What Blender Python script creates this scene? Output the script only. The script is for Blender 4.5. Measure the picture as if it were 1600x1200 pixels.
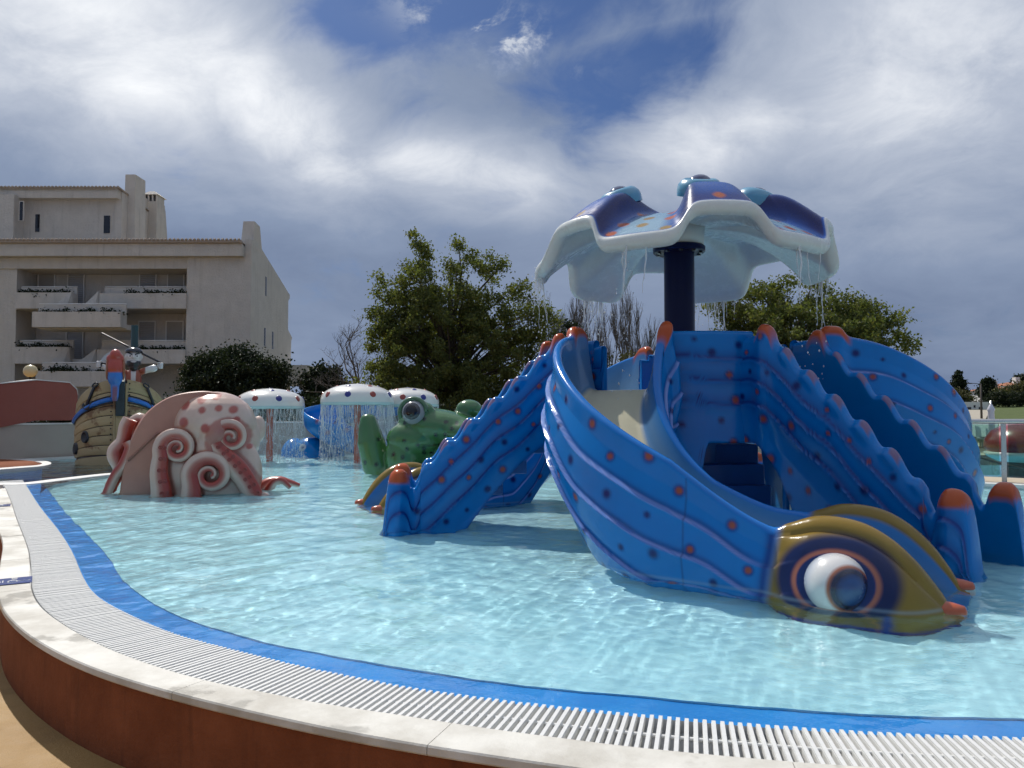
import bpy, bmesh, math, random
import numpy as np
from mathutils import Vector, Matrix, Euler

SC = bpy.context.scene
for o in list(bpy.data.objects):
    bpy.data.objects.remove(o)
COL = SC.collection
R = math.radians
rng = random.Random(7)
nrng = np.random.default_rng(7)

# ------------------------------------------------------------------ camera
CAM_Z = 1.1
FPX = 1200.0                      # focal length in photo pixels (1600 x 1200)
PITCH = math.atan(45 / 1200.0)
cam_d = bpy.data.cameras.new('camera')
cam = bpy.data.objects.new('camera', cam_d)
COL.objects.link(cam)
cam.location = (0, 0, CAM_Z)
cam.rotation_euler = (R(90) + PITCH, 0, 0)
cam_d.sensor_width = 36
cam_d.lens = 36 * FPX / 1600
cam_d.clip_start = 0.05
cam_d.clip_end = 3000
SC.camera = cam
SC.render.resolution_x, SC.render.resolution_y = 1024, 768

# ------------------------------------------------------------------ sun and sky
SUN_AZ = -33.0      # degrees right of the view axis
SUN_EL = 50.0
sd = bpy.data.lights.new('sun', 'SUN')
sd.energy = 3.6
sd.angle = R(0.6)
sd.color = (1.0, 0.95, 0.87)
sun = bpy.data.objects.new('sun', sd)
COL.objects.link(sun)
to_sun = Vector((math.sin(R(SUN_AZ)) * math.cos(R(SUN_EL)), math.cos(R(SUN_AZ)) * math.cos(R(SUN_EL)), math.sin(R(SUN_EL))))
sun.rotation_euler = to_sun.to_track_quat('Z', 'Y').to_euler()
sun.location = (-6, 14, 20)

world = bpy.data.worlds.new('World')
SC.world = world
world.use_nodes = True
wt = world.node_tree
for n in list(wt.nodes):
    wt.nodes.remove(n)


class NT:
    """small helper to write node graphs as expressions"""
    def __init__(self, tree):
        self.t = tree

    def n(self, kind, **props):
        nd = self.t.nodes.new(kind)
        for k, v in props.items():
            setattr(nd, k, v)
        return nd

    def put(self, sock, v):
        if v is None:
            return
        if isinstance(v, (int, float)):
            if sock.type in ('RGBA',):
                sock.default_value = (v, v, v, 1)
            elif sock.type == 'VECTOR':
                sock.default_value = (v, v, v)
            else:
                sock.default_value = v
        elif isinstance(v, (tuple, list)):
            if sock.type == 'RGBA' and len(v) == 3:
                v = tuple(v) + (1,)
            sock.default_value = v
        else:
            self.t.links.new(v, sock)

    def m(self, op, a, b=None, c=None, clamp=False):
        nd = self.n('ShaderNodeMath', operation=op, use_clamp=clamp)
        self.put(nd.inputs[0], a); self.put(nd.inputs[1], b); self.put(nd.inputs[2], c)
        return nd.outputs[0]

    def vm(self, op, a, b=None):
        nd = self.n('ShaderNodeVectorMath', operation=op)
        self.put(nd.inputs[0], a); self.put(nd.inputs[1], b)
        return nd.outputs[0]

    def sm(self, x, lo, hi):
        nd = self.n('ShaderNodeMapRange', interpolation_type='SMOOTHSTEP')
        self.put(nd.inputs[0], x)
        nd.inputs[1].default_value = lo; nd.inputs[2].default_value = hi
        nd.inputs[3].default_value = 0; nd.inputs[4].default_value = 1
        return nd.outputs[0]

    def mix(self, f, a, b, blend='MIX'):
        nd = self.n('ShaderNodeMix', data_type='RGBA', blend_type=blend)
        self.put(nd.inputs[0], f); self.put(nd.inputs[6], a); self.put(nd.inputs[7], b)
        return nd.outputs[2]

    def noise(self, vec, scale, detail=4, rough=0.55, dist=0.0, out=0, lac=2.0):
        nd = self.n('ShaderNodeTexNoise')
        self.put(nd.inputs['Vector'], vec)
        nd.inputs['Scale'].default_value = scale
        nd.inputs['Detail'].default_value = detail
        nd.inputs['Roughness'].default_value = rough
        nd.inputs['Lacunarity'].default_value = lac
        nd.inputs['Distortion'].default_value = dist
        return nd.outputs[out]


def build_sky():
    g = NT(wt)
    out = g.n('ShaderNodeOutputWorld')
    bg = g.n('ShaderNodeBackground')
    tc = g.n('ShaderNodeTexCoord')
    d = tc.outputs['Generated']
    sep = g.n('ShaderNodeSeparateXYZ'); g.put(sep.inputs[0], d)
    dx, dy, dz = sep.outputs
    sky = g.n('ShaderNodeTexSky', sky_type='NISHITA', sun_disc=False)
    sky.sun_elevation = R(SUN_EL)
    sky.sun_rotation = R(SUN_AZ)
    sky.air_density = 1.0; sky.dust_density = 1.0; sky.ozone_density = 2.0
    blue = g.mix(1.0, sky.outputs[0], (0.026, 0.036, 0.055), 'MULTIPLY')
    # cloud sheet: directions laid on a flat layer high above
    zz = g.m('ADD', g.m('MAXIMUM', dz, 0.0), 0.30)
    cx = g.m('DIVIDE', dx, zz); cy = g.m('DIVIDE', dy, zz)
    cv = g.n('ShaderNodeCombineXYZ'); g.put(cv.inputs[0], cx); g.put(cv.inputs[1], cy); cv.inputs[2].default_value = 3.7
    P = cv.outputs[0]
    warp = g.noise(P, 1.6, 3, 0.5, out=1)
    Pw = g.vm('ADD', P, g.vm('MULTIPLY', g.vm('SUBTRACT', warp, (0.5, 0.5, 0.5)), (0.45, 0.45, 0.0)))
    n1 = g.noise(Pw, 2.6, 7, 0.60)
    n2 = g.noise(g.vm('ADD', Pw, (7.3, 2.1, 0.0)), 1.4, 3, 0.5)
    n3 = g.noise(g.vm('ADD', Pw, (1.7, 9.4, 4.0)), 5.5, 7, 0.66)

    def lobe(az, el, wx, wy, rot=0.0):
        # soft bank centred on a direction (degrees), used only to say where cloud is thick or broken
        a = g.m('ARCTAN2', dx, dy)
        e = g.m('ARCSINE', dz)
        u = g.m('SUBTRACT', a, R(az)); v = g.m('SUBTRACT', e, R(el))
        c, s = math.cos(rot), math.sin(rot)
        u2 = g.m('ADD', g.m('MULTIPLY', u, c), g.m('MULTIPLY', v, s))
        v2 = g.m('SUBTRACT', g.m('MULTIPLY', v, c), g.m('MULTIPLY', u, s))
        q = g.m('ADD', g.m('POWER', g.m('ABSOLUTE', g.m('DIVIDE', u2, R(wx))), 2.0), g.m('POWER', g.m('ABSOLUTE', g.m('DIVIDE', v2, R(wy))), 2.0))
        return g.m('EXPONENT', g.m('MULTIPLY', q, -1.0))
    gap = lobe(2, 29.5, 17, 6.0)                    # the torn opening to clear sky
    gap = g.m('MAXIMUM', gap, lobe(8.5, 24.3, 10, 3.6, 0.12))
    gap = g.m('MAXIMUM', gap, g.m('MULTIPLY', lobe(-11, 27.5, 6, 3.5), 0.9))
    cover = g.m('ADD', n1, g.m('MULTIPLY', gap, -0.47))
    cover = g.sm(cover, 0.13, 0.42)
    wisp = g.m('MULTIPLY', g.sm(n3, 0.47, 0.62), lobe(-2.0, 26.9, 6.5, 2.0, -0.25))
    wisp = g.m('MULTIPLY', wisp, 1.5, clamp=True)
    cover = g.m('MAXIMUM', cover, g.m('MULTIPLY', wisp, 0.95))
    # brightness of the cloud: sunlit tops against rain-grey bases
    lit = g.m('MULTIPLY', lobe(-29, 24, 15, 7.0, -0.15), 0.95)
    lit = g.m('MAXIMUM', lit, g.m('MULTIPLY', lobe(-17, 20.5, 9, 4.2, -0.45), 0.95))
    lit = g.m('MAXIMUM', lit, g.m('MULTIPLY', lobe(29, 22, 12, 9), 0.78))
    lit = g.m('MAXIMUM', lit, g.m('MULTIPLY', lobe(-4, 17.6, 11, 3.0, -0.12), 0.80))
    lit = g.m('MAXIMUM', lit, g.m('MULTIPLY', lobe(15, 19.2, 11, 3.6, 0.2), 0.70))
    lit = g.m('MAXIMUM', lit, g.m('MULTIPLY', g.sm(dz, 0.52, 0.8), 0.55))
    n4 = g.noise(g.vm('ADD', Pw, (3.3, 5.2, 1.0)), 4.4, 7, 0.62)
    tone = g.m('ADD', g.m('MULTIPLY', lit, 0.70), g.m('MULTIPLY', g.m('SUBTRACT', n2, 0.5), 0.45))
    busy = g.m('MULTIPLY_ADD', lit, 0.75, 0.30)
    tone = g.m('ADD', tone, g.m('MULTIPLY', g.m('SUBTRACT', n4, 0.5), busy))
    tone = g.m('ADD', tone, g.m('MULTIPLY_ADD', wisp, 0.45, 0.20))
    tone = g.m('ADD', tone, g.m('MULTIPLY', lobe(-20, 11, 18, 3.5), -0.12))
    tone = g.m('ADD', tone, g.m('MULTIPLY', lobe(28, 6, 14, 4.5), -0.14))
    ramp = g.n('ShaderNodeValToRGB')
    cr = ramp.color_ramp
    cr.elements[0].position = 0.0; cr.elements[0].color = (0.150, 0.200, 0.315, 1)
    cr.elements[1].position = 1.0; cr.elements[1].color = (0.90, 0.92, 0.95, 1)
    e = cr.elements.new(0.26); e.color = (0.235, 0.295, 0.42, 1)
    e = cr.elements.new(0.6); e.color = (0.45, 0.50, 0.60, 1)
    g.put(ramp.inputs[0], tone)
    col = g.mix(cover, blue, ramp.outputs[0])
    g.put(bg.inputs[0], col)
    bg.inputs[1].default_value = 1.0
    g.put(out.inputs[0], bg.outputs[0])


build_sky()
vs = SC.view_settings
vs.view_transform = 'Standard'; vs.look = 'None'; vs.gamma = 1; vs.exposure = 0.10
vs.use_curve_mapping = False
SC.cycles.use_denoising = True
SC.cycles.max_bounces = 6
SC.cycles.diffuse_bounces = 3
SC.cycles.glossy_bounces = 3
SC.cycles.transparent_max_bounces = 14
SC.cycles.adaptive_threshold = 0.03
SC.cycles.sample_clamp_indirect = 6.0

# ------------------------------------------------------------------ pixels to places
_cp, _sp = math.cos(PITCH), math.sin(PITCH)


def ray(px, py):
    u = (px - 800) / FPX; v = (600 - py) / FPX
    return (u, _cp - v * _sp, _sp + v * _cp)


def G(px, py, z=0.0):
    """point on the level plane z seen at a photo pixel"""
    d = ray(px, py); t = (z - CAM_Z) / d[2]
    return Vector((d[0] * t, d[1] * t, z))


def D(px, py, y):
    """point seen at a photo pixel at forward distance y"""
    d = ray(px, py); t = y / d[1]
    return Vector((d[0] * t, y, CAM_Z + d[2] * t))


# ------------------------------------------------------------------ objects
def link(o, parent=None):
    COL.objects.link(o)
    if parent is not None:
        o.parent = parent
    return o


def tag(o, label=None, cat=None, group=None, kind=None):
    if label: o['label'] = label
    if cat: o['category'] = cat
    if group: o['group'] = group
    if kind: o['kind'] = kind
    return o


def thing(name, label, cat, loc=(0, 0, 0), rz=0.0, group=None):
    o = bpy.data.objects.new(name, None)
    o.empty_display_size = 0.2
    o.location = loc; o.rotation_euler = (0, 0, rz)
    link(o)
    return tag(o, label, cat, group)


def mesh(name, V, F, mat=None, parent=None, smooth=True, col=None, uv=None, mats=None, fmat=None):
    V = np.asarray(V, dtype=np.float32).reshape(-1, 3)
    me = bpy.data.meshes.new(name)
    if isinstance(F, np.ndarray):
        k = F.shape[1]
        me.vertices.add(len(V)); me.vertices.foreach_set('co', V.ravel())
        me.loops.add(F.size); me.loops.foreach_set('vertex_index', F.ravel().astype(np.int32))
        me.polygons.add(len(F))
        me.polygons.foreach_set('loop_start', np.arange(0, F.size, k, dtype=np.int32))
        me.polygons.foreach_set('loop_total', np.full(len(F), k, dtype=np.int32))
        me.update(calc_edges=True)
    else:
        me.from_pydata([tuple(v) for v in V.tolist()], [], F)
    if col is not None:
        a = me.color_attributes.new('Col', 'FLOAT_COLOR', 'POINT')
        c = np.ones((len(V), 4), dtype=np.float32); c[:, :3] = np.asarray(col, dtype=np.float32).reshape(-1, 3)
        a.data.foreach_set('color', c.ravel())
    if mats:
        for m_ in mats: me.materials.append(m_)
        if fmat is not None:
            me.polygons.foreach_set('material_index', np.asarray(fmat, dtype=np.int32))
    elif mat is not None:
        me.materials.append(mat)
    me.polygons.foreach_set('use_smooth', np.full(len(me.polygons), bool(smooth)))
    me.update()
    o = bpy.data.objects.new(name, me)
    return link(o, parent)


def shared(name, me, parent, loc=(0, 0, 0), rot=(0, 0, 0), scale=(1, 1, 1)):
    o = bpy.data.objects.new(name, me)
    o.location = loc; o.rotation_euler = rot; o.scale = scale
    return link(o, parent)


def gridf(nu, nv, closed_u=False, closed_v=False):
    i = np.arange(nu if closed_u else nu - 1); j = np.arange(nv if closed_v else nv - 1)
    I, J = np.meshgrid(i, j, indexing='ij')
    a = I * nv + J; b = ((I + 1) % nu) * nv + J
    c = ((I + 1) % nu) * nv + (J + 1) % nv; d = I * nv + (J + 1) % nv
    return np.stack([a, b, c, d], -1).reshape(-1, 4)


class MB:
    """collects several simple solids into one mesh"""
    def __init__(self):
        self.v = []; self.f = []; self.c = []

    def add(self, V, F, c=(1, 1, 1)):
        o = len(self.v)
        self.v += [tuple(p) for p in V]
        self.f += [tuple(int(i) + o for i in f) for f in F]
        self.c += [c] * len(V)

    def box(self, x0, x1, y0, y1, z0, z1, c=(1, 1, 1), M=None):
        V = [Vector((x, y, z)) for z in (z0, z1) for (x, y) in ((x0, y0), (x1, y0), (x1, y1), (x0, y1))]
        if M is not None: V = [M @ p for p in V]
        self.add(V, [(0, 3, 2, 1), (4, 5, 6, 7), (0, 1, 5, 4), (1, 2, 6, 5), (2, 3, 7, 6), (3, 0, 4, 7)], c)

    def tube(self, pts, rad, n=8, c=(1, 1, 1), cap=True):
        pts = [Vector(p) for p in pts]
        if isinstance(rad, (int, float)): rad = [rad] * len(pts)
        V = []; prev = None
        for i, p in enumerate(pts):
            t = (pts[min(i + 1, len(pts) - 1)] - pts[max(i - 1, 0)])
            if t.length < 1e-9: t = Vector((0, 0, 1))
            t.normalize()
            if prev is None:
                a = Vector((0, 0, 1)) if abs(t.z) < 0.9 else Vector((1, 0, 0))
                x = t.cross(a).normalized()
            else:
                x = (prev - t * prev.dot(t)).normalized()
            prev = x; y = t.cross(x)
            for k in range(n):
                w = 2 * math.pi * k / n
                V.append(p + (x * math.cos(w) + y * math.sin(w)) * rad[i])
        F = []
        for i in range(len(pts) - 1):
            for k in range(n):
                F.append((i * n + k, i * n + (k + 1) % n, (i + 1) * n + (k + 1) % n, (i + 1) * n + k))
        if cap:
            F.append(tuple(range(n - 1, -1, -1))); F.append(tuple((len(pts) - 1) * n + k for k in range(n)))
        self.add(V, F, c)

    def lathe(self, prof, n=24, loc=(0, 0, 0), c=(1, 1, 1)):
        V = []
        for (r, z) in prof:
            for k in range(n):
                w = 2 * math.pi * k / n
                V.append((loc[0] + r * math.cos(w), loc[1] + r * math.sin(w), loc[2] + z))
        F = []
        for i in range(len(prof) - 1):
            for k in range(n):
                F.append((i * n + k, i * n + (k + 1) % n, (i + 1) * n + (k + 1) % n, (i + 1) * n + k))
        self.add(V, F, c)

    def ell(self, c, r, nu=16, nv=10, col=(1, 1, 1), rot=None):
        V = []; c = Vector(c)
        for i in range(nv + 1):
            ph = math.pi * i / nv
            for k in range(nu):
                w = 2 * math.pi * k / nu
                p = Vector((r[0] * math.sin(ph) * math.cos(w), r[1] * math.sin(ph) * math.sin(w), r[2] * math.cos(ph)))
                if rot is not None: p = rot @ p
                V.append(c + p)
        F = []
        for i in range(nv):
            for k in range(nu):
                F.append((i * nu + k, (i + 1) * nu + k, (i + 1) * nu + (k + 1) % nu, i * nu + (k + 1) % nu))
        self.add(V, F, col)

    def prism(self, poly, z0, z1, c=(1, 1, 1), M=None):
        n = len(poly)
        V = [Vector((x, y, z0)) for x, y in poly] + [Vector((x, y, z1)) for x, y in poly]
        if M is not None: V = [M @ p for p in V]
        F = [tuple(range(n - 1, -1, -1)), tuple(range(n, 2 * n))]
        F += [(k, (k + 1) % n, n + (k + 1) % n, n + k) for k in range(n)]
        self.add(V, F, c)

    def build(self, name, mat, parent=None, smooth=False, bevel=0.0, colors=False, auto=None):
        o = mesh(name, self.v, self.f, mat, parent, smooth, col=self.c if colors else None)
        if bevel:
            b = o.modifiers.new('bevel', 'BEVEL'); b.width = bevel; b.segments = 2; b.limit_method = 'ANGLE'; b.angle_limit = R(35)
        if auto:
            o.data.set_sharp_from_angle(angle=R(auto))
        return o


def blob(name, prims, mat, parent=None, voxel=0.02, smooth_it=4, paint=None, disp=None):
    """one continuous skin over overlapping solids (voxel union, then smoothed)"""
    mb = MB()
    for p in prims:
        k = p[0]
        if k == 'e': mb.ell(p[1], p[2], 20, 14, rot=p[3] if len(p) > 3 else None)
        elif k == 't': mb.tube(p[1], p[2], 14)
        elif k == 'b': mb.box(*p[1], M=p[2] if len(p) > 2 else None)
    o = mesh(name, mb.v, mb.f, mat, None, True)
    COL.objects.unlink(o)
    tmp = COL
    tmp.objects.link(o)
    m1 = o.modifiers.new('skin', 'REMESH'); m1.mode = 'VOXEL'; m1.voxel_size = voxel; m1.use_smooth_shade = True
    m2 = o.modifiers.new('soft', 'SMOOTH'); m2.iterations = smooth_it; m2.factor = 0.5
    dg = bpy.context.evaluated_depsgraph_get()
    me = bpy.data.meshes.new_from_object(o.evaluated_get(dg))
    bpy.data.objects.remove(o)
    n = len(me.vertices)
    co = np.empty(n * 3, dtype=np.float32); me.vertices.foreach_get('co', co); co = co.reshape(-1, 3)
    if disp is not None:
        co = disp(co); me.vertices.foreach_set('co', co.astype(np.float32).ravel())
    if paint is not None:
        nr = np.empty(n * 3, dtype=np.float32); me.vertices.foreach_get('normal', nr); nr = nr.reshape(-1, 3)
        a = me.color_attributes.new('Col', 'FLOAT_COLOR', 'POINT')
        c = np.ones((n, 4), dtype=np.float32); c[:, :3] = paint(co, nr)
        a.data.foreach_set('color', c.ravel())
    me.polygons.foreach_set('use_smooth', np.ones(len(me.polygons), dtype=bool))
    me.materials.clear(); me.materials.append(mat)
    me.update()
    o = bpy.data.objects.new(name, me)
    return link(o, parent)


def copy_tree(o, parent=None):
    c = o.copy(); COL.objects.link(c); c.parent = parent
    for ch in list(o.children):
        copy_tree(ch, c)
    return c


def catmull(P, n):
    """even points along a smooth line through P"""
    P = [np.asarray(p, dtype=float) for p in P]
    Q = [2 * P[0] - P[1]] + P + [2 * P[-1] - P[-2]]
    out = []
    for i in range(1, len(Q) - 2):
        for k in range(24):
            t = k / 24.0
            a, b, c, d = Q[i - 1], Q[i], Q[i + 1], Q[i + 2]
            out.append(0.5 * ((2 * b) + (c - a) * t + (2 * a - 5 * b + 4 * c - d) * t * t + (3 * b - a - 3 * c + d) * t ** 3))
    out.append(P[-1]); out = np.array(out)
    s = np.concatenate([[0], np.cumsum(np.linalg.norm(np.diff(out, axis=0), axis=1))])
    u = np.linspace(0, s[-1], n)
    return np.stack([np.interp(u, s, out[:, k]) for k in range(out.shape[1])], 1)


def smoothst(x, a, b):
    t = np.clip((x - a) / (b - a), 0, 1); return t * t * (3 - 2 * t)


def lerpc(a, b, t):
    return np.asarray(a) * (1 - t[:, None]) + np.asarray(b) * t[:, None]


# ------------------------------------------------------------------ materials
def material(name):
    m = bpy.data.materials.new(name); m.use_nodes = True
    t = m.node_tree
    for n in list(t.nodes): t.nodes.remove(n)
    g = NT(t)
    out = g.n('ShaderNodeOutputMaterial'); b = g.n('ShaderNodeBsdfPrincipled')
    t.links.new(b.outputs[0], out.inputs[0])
    return m, g, b, out


def objco(g):
    return g.n('ShaderNodeTexCoord').outputs['Object']


def geopos(g):
    return g.n('ShaderNodeNewGeometry').outputs['Position']


def bump(g, b, h, dist=0.01, strength=1.0):
    nd = g.n('ShaderNodeBump'); nd.inputs['Strength'].default_value = strength; nd.inputs['Distance'].default_value = dist
    g.put(nd.inputs['Height'], h); g.put(b.inputs['Normal'], nd.outputs[0])


def plain(name, col, rough=0.5, var=0.12, scale=6.0, bmp=0.0, bscale=40.0, coat=0.0, spec=0.5, metal=0.0, world_co=False):
    m, g, b, out = material(name)
    co = geopos(g) if world_co else objco(g)
    n = g.noise(co, scale, 6, 0.6)
    f = g.m('MULTIPLY_ADD', n, 2 * var, 1 - var)
    c = g.mix(1.0, (*col, 1), f, 'MULTIPLY')
    g.put(b.inputs['Base Color'], c)
    rn = g.noise(co, scale * 3.1, 4, 0.6)
    g.put(b.inputs['Roughness'], g.m('MULTIPLY_ADD', rn, 0.2 * rough, rough * 0.9))
    b.inputs['Coat Weight'].default_value = coat
    b.inputs['Coat Roughness'].default_value = 0.08
    b.inputs['Specular IOR Level'].default_value = spec
    b.inputs['Metallic'].default_value = metal
    if bmp: bump(g, b, g.noise(co, bscale, 6, 0.6), bmp)
    return m


def painted(name, rough=0.25, coat=0.6, var=0.1, scale=5.0, bmp=0.0008, bscale=26.0, dirt=0.0, spec=0.5):
    """gel-coat whose colours are airbrushed on the mesh (attribute Col)"""
    m, g, b, out = material(name)
    at = g.n('ShaderNodeAttribute', attribute_name='Col')
    co = objco(g)
    n = g.noise(co, scale, 6, 0.62)
    f = g.m('MULTIPLY_ADD', n, 2 * var, 1 - var)
    c = g.mix(1.0, at.outputs['Color'], f, 'MULTIPLY')
    if dirt:
        dn = g.sm(g.noise(co, 9.0, 8, 0.7), 0.52, 0.75)
        c = g.mix(g.m('MULTIPLY', dn, dirt), c, (0.30, 0.29, 0.24))
    g.put(b.inputs['Base Color'], c)
    rn = g.noise(co, 11.0, 5, 0.65)
    b.inputs['Specular IOR Level'].default_value = spec
    g.put(b.inputs['Roughness'], g.m('MULTIPLY_ADD', rn, 0.25, rough - 0.1))
    b.inputs['Coat Weight'].default_value = coat
    g.put(b.inputs['Coat Roughness'], g.m('MULTIPLY_ADD', rn, 0.16, 0.0))
    if bmp: bump(g, b, g.noise(co, bscale, 3, 0.5), bmp)
    return m
# ------------------------------------------------------------------ ground, pool and its edge
def mat_paving():
    m, g, b, out = material('ochre_paving')
    co = geopos(g)
    n1 = g.noise(co, 1.3, 6, 0.6); n2 = g.noise(co, 40, 5, 0.7); n3 = g.noise(co, 5.0, 6, 0.65)
    c = g.mix(g.sm(n1, 0.3, 0.7), (0.30, 0.165, 0.045), (0.38, 0.225, 0.070))
    c = g.mix(g.m('MULTIPLY', g.sm(n3, 0.5, 0.72), 0.55), c, (0.20, 0.115, 0.04))
    c = g.mix(g.m('MULTIPLY', n2, 0.35), c, (0.45, 0.31, 0.13))
    g.put(b.inputs['Base Color'], c)
    g.put(b.inputs['Roughness'], g.m('MULTIPLY_ADD', n3, 0.5, 0.4))
    bump(g, b, n2, 0.006)
    return m


def mat_plaster_brown():
    m, g, b, out = material('brown_render')
    co = geopos(g)
    n1 = g.noise(co, 2.2, 7, 0.65); n2 = g.noise(co, 55, 5, 0.6)
    st = g.vm('MULTIPLY', co, (6.0, 6.0, 0.8))
    n3 = g.noise(st, 2.0, 6, 0.6)
    c = g.mix(g.sm(n1, 0.3, 0.72), (0.185, 0.056, 0.023), (0.28, 0.092, 0.040))
    c = g.mix(g.m('MULTIPLY', g.sm(n3, 0.5, 0.8), 0.5), c, (0.07, 0.028, 0.017))
    g.put(b.inputs['Base Color'], c)
    b.inputs['Roughness'].default_value = 0.85
    b.inputs['Specular IOR Level'].default_value = 0.15
    bump(g, b, n2, 0.006)
    return m


def mat_coping():
    m, g, b, out = material('cream_coping_stone')
    co = geopos(g)
    n1 = g.noise(co, 1.8, 7, 0.62); n2 = g.noise(co, 70, 4, 0.6); n3 = g.noise(co, 6.5, 6, 0.65)
    c = g.mix(g.sm(n1, 0.32, 0.66), (0.46, 0.43, 0.37), (0.73, 0.71, 0.65))
    wet = g.sm(g.noise(co, 2.1, 5, 0.6), 0.55, 0.62)
    c = g.mix(g.m('MULTIPLY', wet, 0.6), c, (0.36, 0.335, 0.28))
    g.put(b.inputs['Base Color'], c)
    g.put(b.inputs['Roughness'], g.m('MULTIPLY_ADD', wet, -0.3, 0.62))
    bump(g, b, n2, 0.0015)
    return m


def mat_blue_tile():
    m, g, b, out = material('blue_rubber_edge')
    co = geopos(g)
    n1 = g.noise(co, 2.5, 6, 0.6); n2 = g.noise(co, 160, 3, 0.6)
    c = g.mix(g.sm(n1, 0.3, 0.7), (0.016, 0.255, 0.66), (0.028, 0.325, 0.76))
    c = g.mix(g.m('MULTIPLY', g.sm(n2, 0.5, 0.75), 0.3), c, (0.06, 0.36, 0.76))
    g.put(b.inputs['Base Color'], c)
    b.inputs['Roughness'].default_value = 0.5
    bump(g, b, n2, 0.002)
    return m


def mat_floor():
    m, g, b, out = material('pale_pool_floor')
    co = geopos(g)
    n1 = g.noise(co, 0.9, 5, 0.55); n2 = g.noise(co, 6, 6, 0.6)
    c = g.mix(g.sm(n1, 0.3, 0.7), (0.41, 0.69, 0.75), (0.50, 0.77, 0.82))
    c = g.mix(g.m('MULTIPLY', g.sm(n2, 0.5, 0.8), 0.25), c, (0.36, 0.56, 0.62))
    g.put(b.inputs['Base Color'], c)
    b.inputs['Roughness'].default_value = 0.6
    return m


def ripple_height(g, co):
    """small crossing ripples, livelier out in the middle"""
    w = g.noise(co, 1.1, 3, 0.5, out=1)
    cw = g.vm('ADD', co, g.vm('MULTIPLY', g.vm('SUBTRACT', w, (0.5, 0.5, 0.5)), (0.35, 0.35, 0)))
    a = g.noise(cw, 5.5, 3, 0.55)
    v = g.n('ShaderNodeTexVoronoi', feature='SMOOTH_F1')
    g.put(v.inputs['Vector'], cw); v.inputs['Scale'].default_value = 6.5; v.inputs['Smoothness'].default_value = 0.6
    c = g.noise(cw, 19.0, 3, 0.55)
    h = g.m('ADD', g.m('MULTIPLY', a, 1.0), g.m('MULTIPLY', v.outputs['Distance'], 0.7))
    h = g.m('ADD', h, g.m('MULTIPLY', c, 0.30))
    calm = g.sm(g.noise(co, 0.45, 3, 0.5), 0.25, 0.68)
    return g.m('MULTIPLY', h, g.m('MULTIPLY_ADD', calm, 0.85, 0.35))


def mat_water(name, tint=(0.90, 0.975, 1.0), dist=0.03):
    m = bpy.data.materials.new(name); m.use_nodes = True
    t = m.node_tree
    for n in list(t.nodes): t.nodes.remove(n)
    g = NT(t)
    out = g.n('ShaderNodeOutputMaterial')
    co = geopos(g)
    h = ripple_height(g, co)
    bp = g.n('ShaderNodeBump'); bp.inputs['Strength'].default_value = 1.0; bp.inputs['Distance'].default_value = dist
    g.put(bp.inputs['Height'], h)
    fr = g.n('ShaderNodeFresnel'); fr.inputs['IOR'].default_value = 1.33
    t.links.new(bp.outputs[0], fr.inputs['Normal'])
    gl = g.n('ShaderNodeBsdfGlossy'); gl.inputs['Roughness'].default_value = 0.03
    t.links.new(bp.outputs[0], gl.inputs['Normal'])
    tr = g.n('ShaderNodeBsdfTransparent'); tr.inputs[0].default_value = (*tint, 1)
    mx = g.n('ShaderNodeMixShader')
    g.put(mx.inputs[0], fr.outputs[0])
    t.links.new(tr.outputs[0], mx.inputs[1]); t.links.new(gl.outputs[0], mx.inputs[2])
    t.links.new(mx.outputs[0], out.inputs[0])
    return m


M_paving = mat_paving(); M_brown = mat_plaster_brown(); M_coping = mat_coping()
M_blue_edge = mat_blue_tile(); M_floor = mat_floor()
M_grate = plain('white_plastic_grate', (0.72, 0.72, 0.70), 0.45, 0.12, 30, 0.0008, 220, world_co=True)
M_channel = plain('grey_channel', (0.62, 0.63, 0.64), 0.5, 0.2, 5, world_co=True)
M_white = plain('white_paint', (0.74, 0.73, 0.70), 0.5, 0.08, 5, 0.0006, 60)
M_steel = plain('brushed_steel', (0.55, 0.55, 0.54), 0.28, 0.06, 20, metal=1.0)
M_navy = plain('navy_enamel', (0.005, 0.010, 0.055), 0.3, 0.1, 8, coat=0.0, spec=0.2)

# near pool edge, read off the photograph on the level of the water
PX_COPE = [(-90, 772), (-45, 790), (-14, 815), (3, 845), (1, 875), (-4, 910), (1, 950), (25, 979), (50, 1000), (83, 1019), (125, 1040), (167, 1056), (217, 1071), (292, 1092), (346, 1106), (417, 1121), (500, 1140), (605, 1161), (687, 1173), (762, 1185), (830, 1196), (1000, 1219), (1200, 1240), (1400, 1255), (1600, 1265)]
PX_GOUT = [(-30, 748), (2, 757), (14, 777), (26, 812), (42, 854), (47, 883), (48, 917), (62, 948), (104, 981), (167, 1015), (250, 1046), (333, 1069), (417, 1086), (500, 1102), (612, 1119), (762, 1142), (875, 1157), (987, 1171), (1150, 1187), (1300, 1199), (1450, 1208), (1600, 1215)]
PX_GIN = [(36, 750), (44, 762), (62, 790), (90, 825), (112, 858), (133, 904), (154, 931), (196, 956), (267, 987), (333, 1006), (417, 1027), (500, 1046), (631, 1071), (762, 1090), (875, 1103), (987, 1114), (1150, 1128), (1300, 1139), (1450, 1147), (1600, 1152)]
PX_BIN = [(60, 749), (69, 758), (83, 775), (104, 802), (137, 835), (167, 867), (183, 892), (196, 910), (233, 937), (292, 967), (375, 992), (500, 1020), (650, 1045), (800, 1067), (950, 1082), (1100, 1096), (1300, 1111), (1450, 1118), (1600, 1121)]


def edge(px, ext):
    P = [G(x, y)[:2] for x, y in px]
    P += ext
    return catmull(P, 420)


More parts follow.
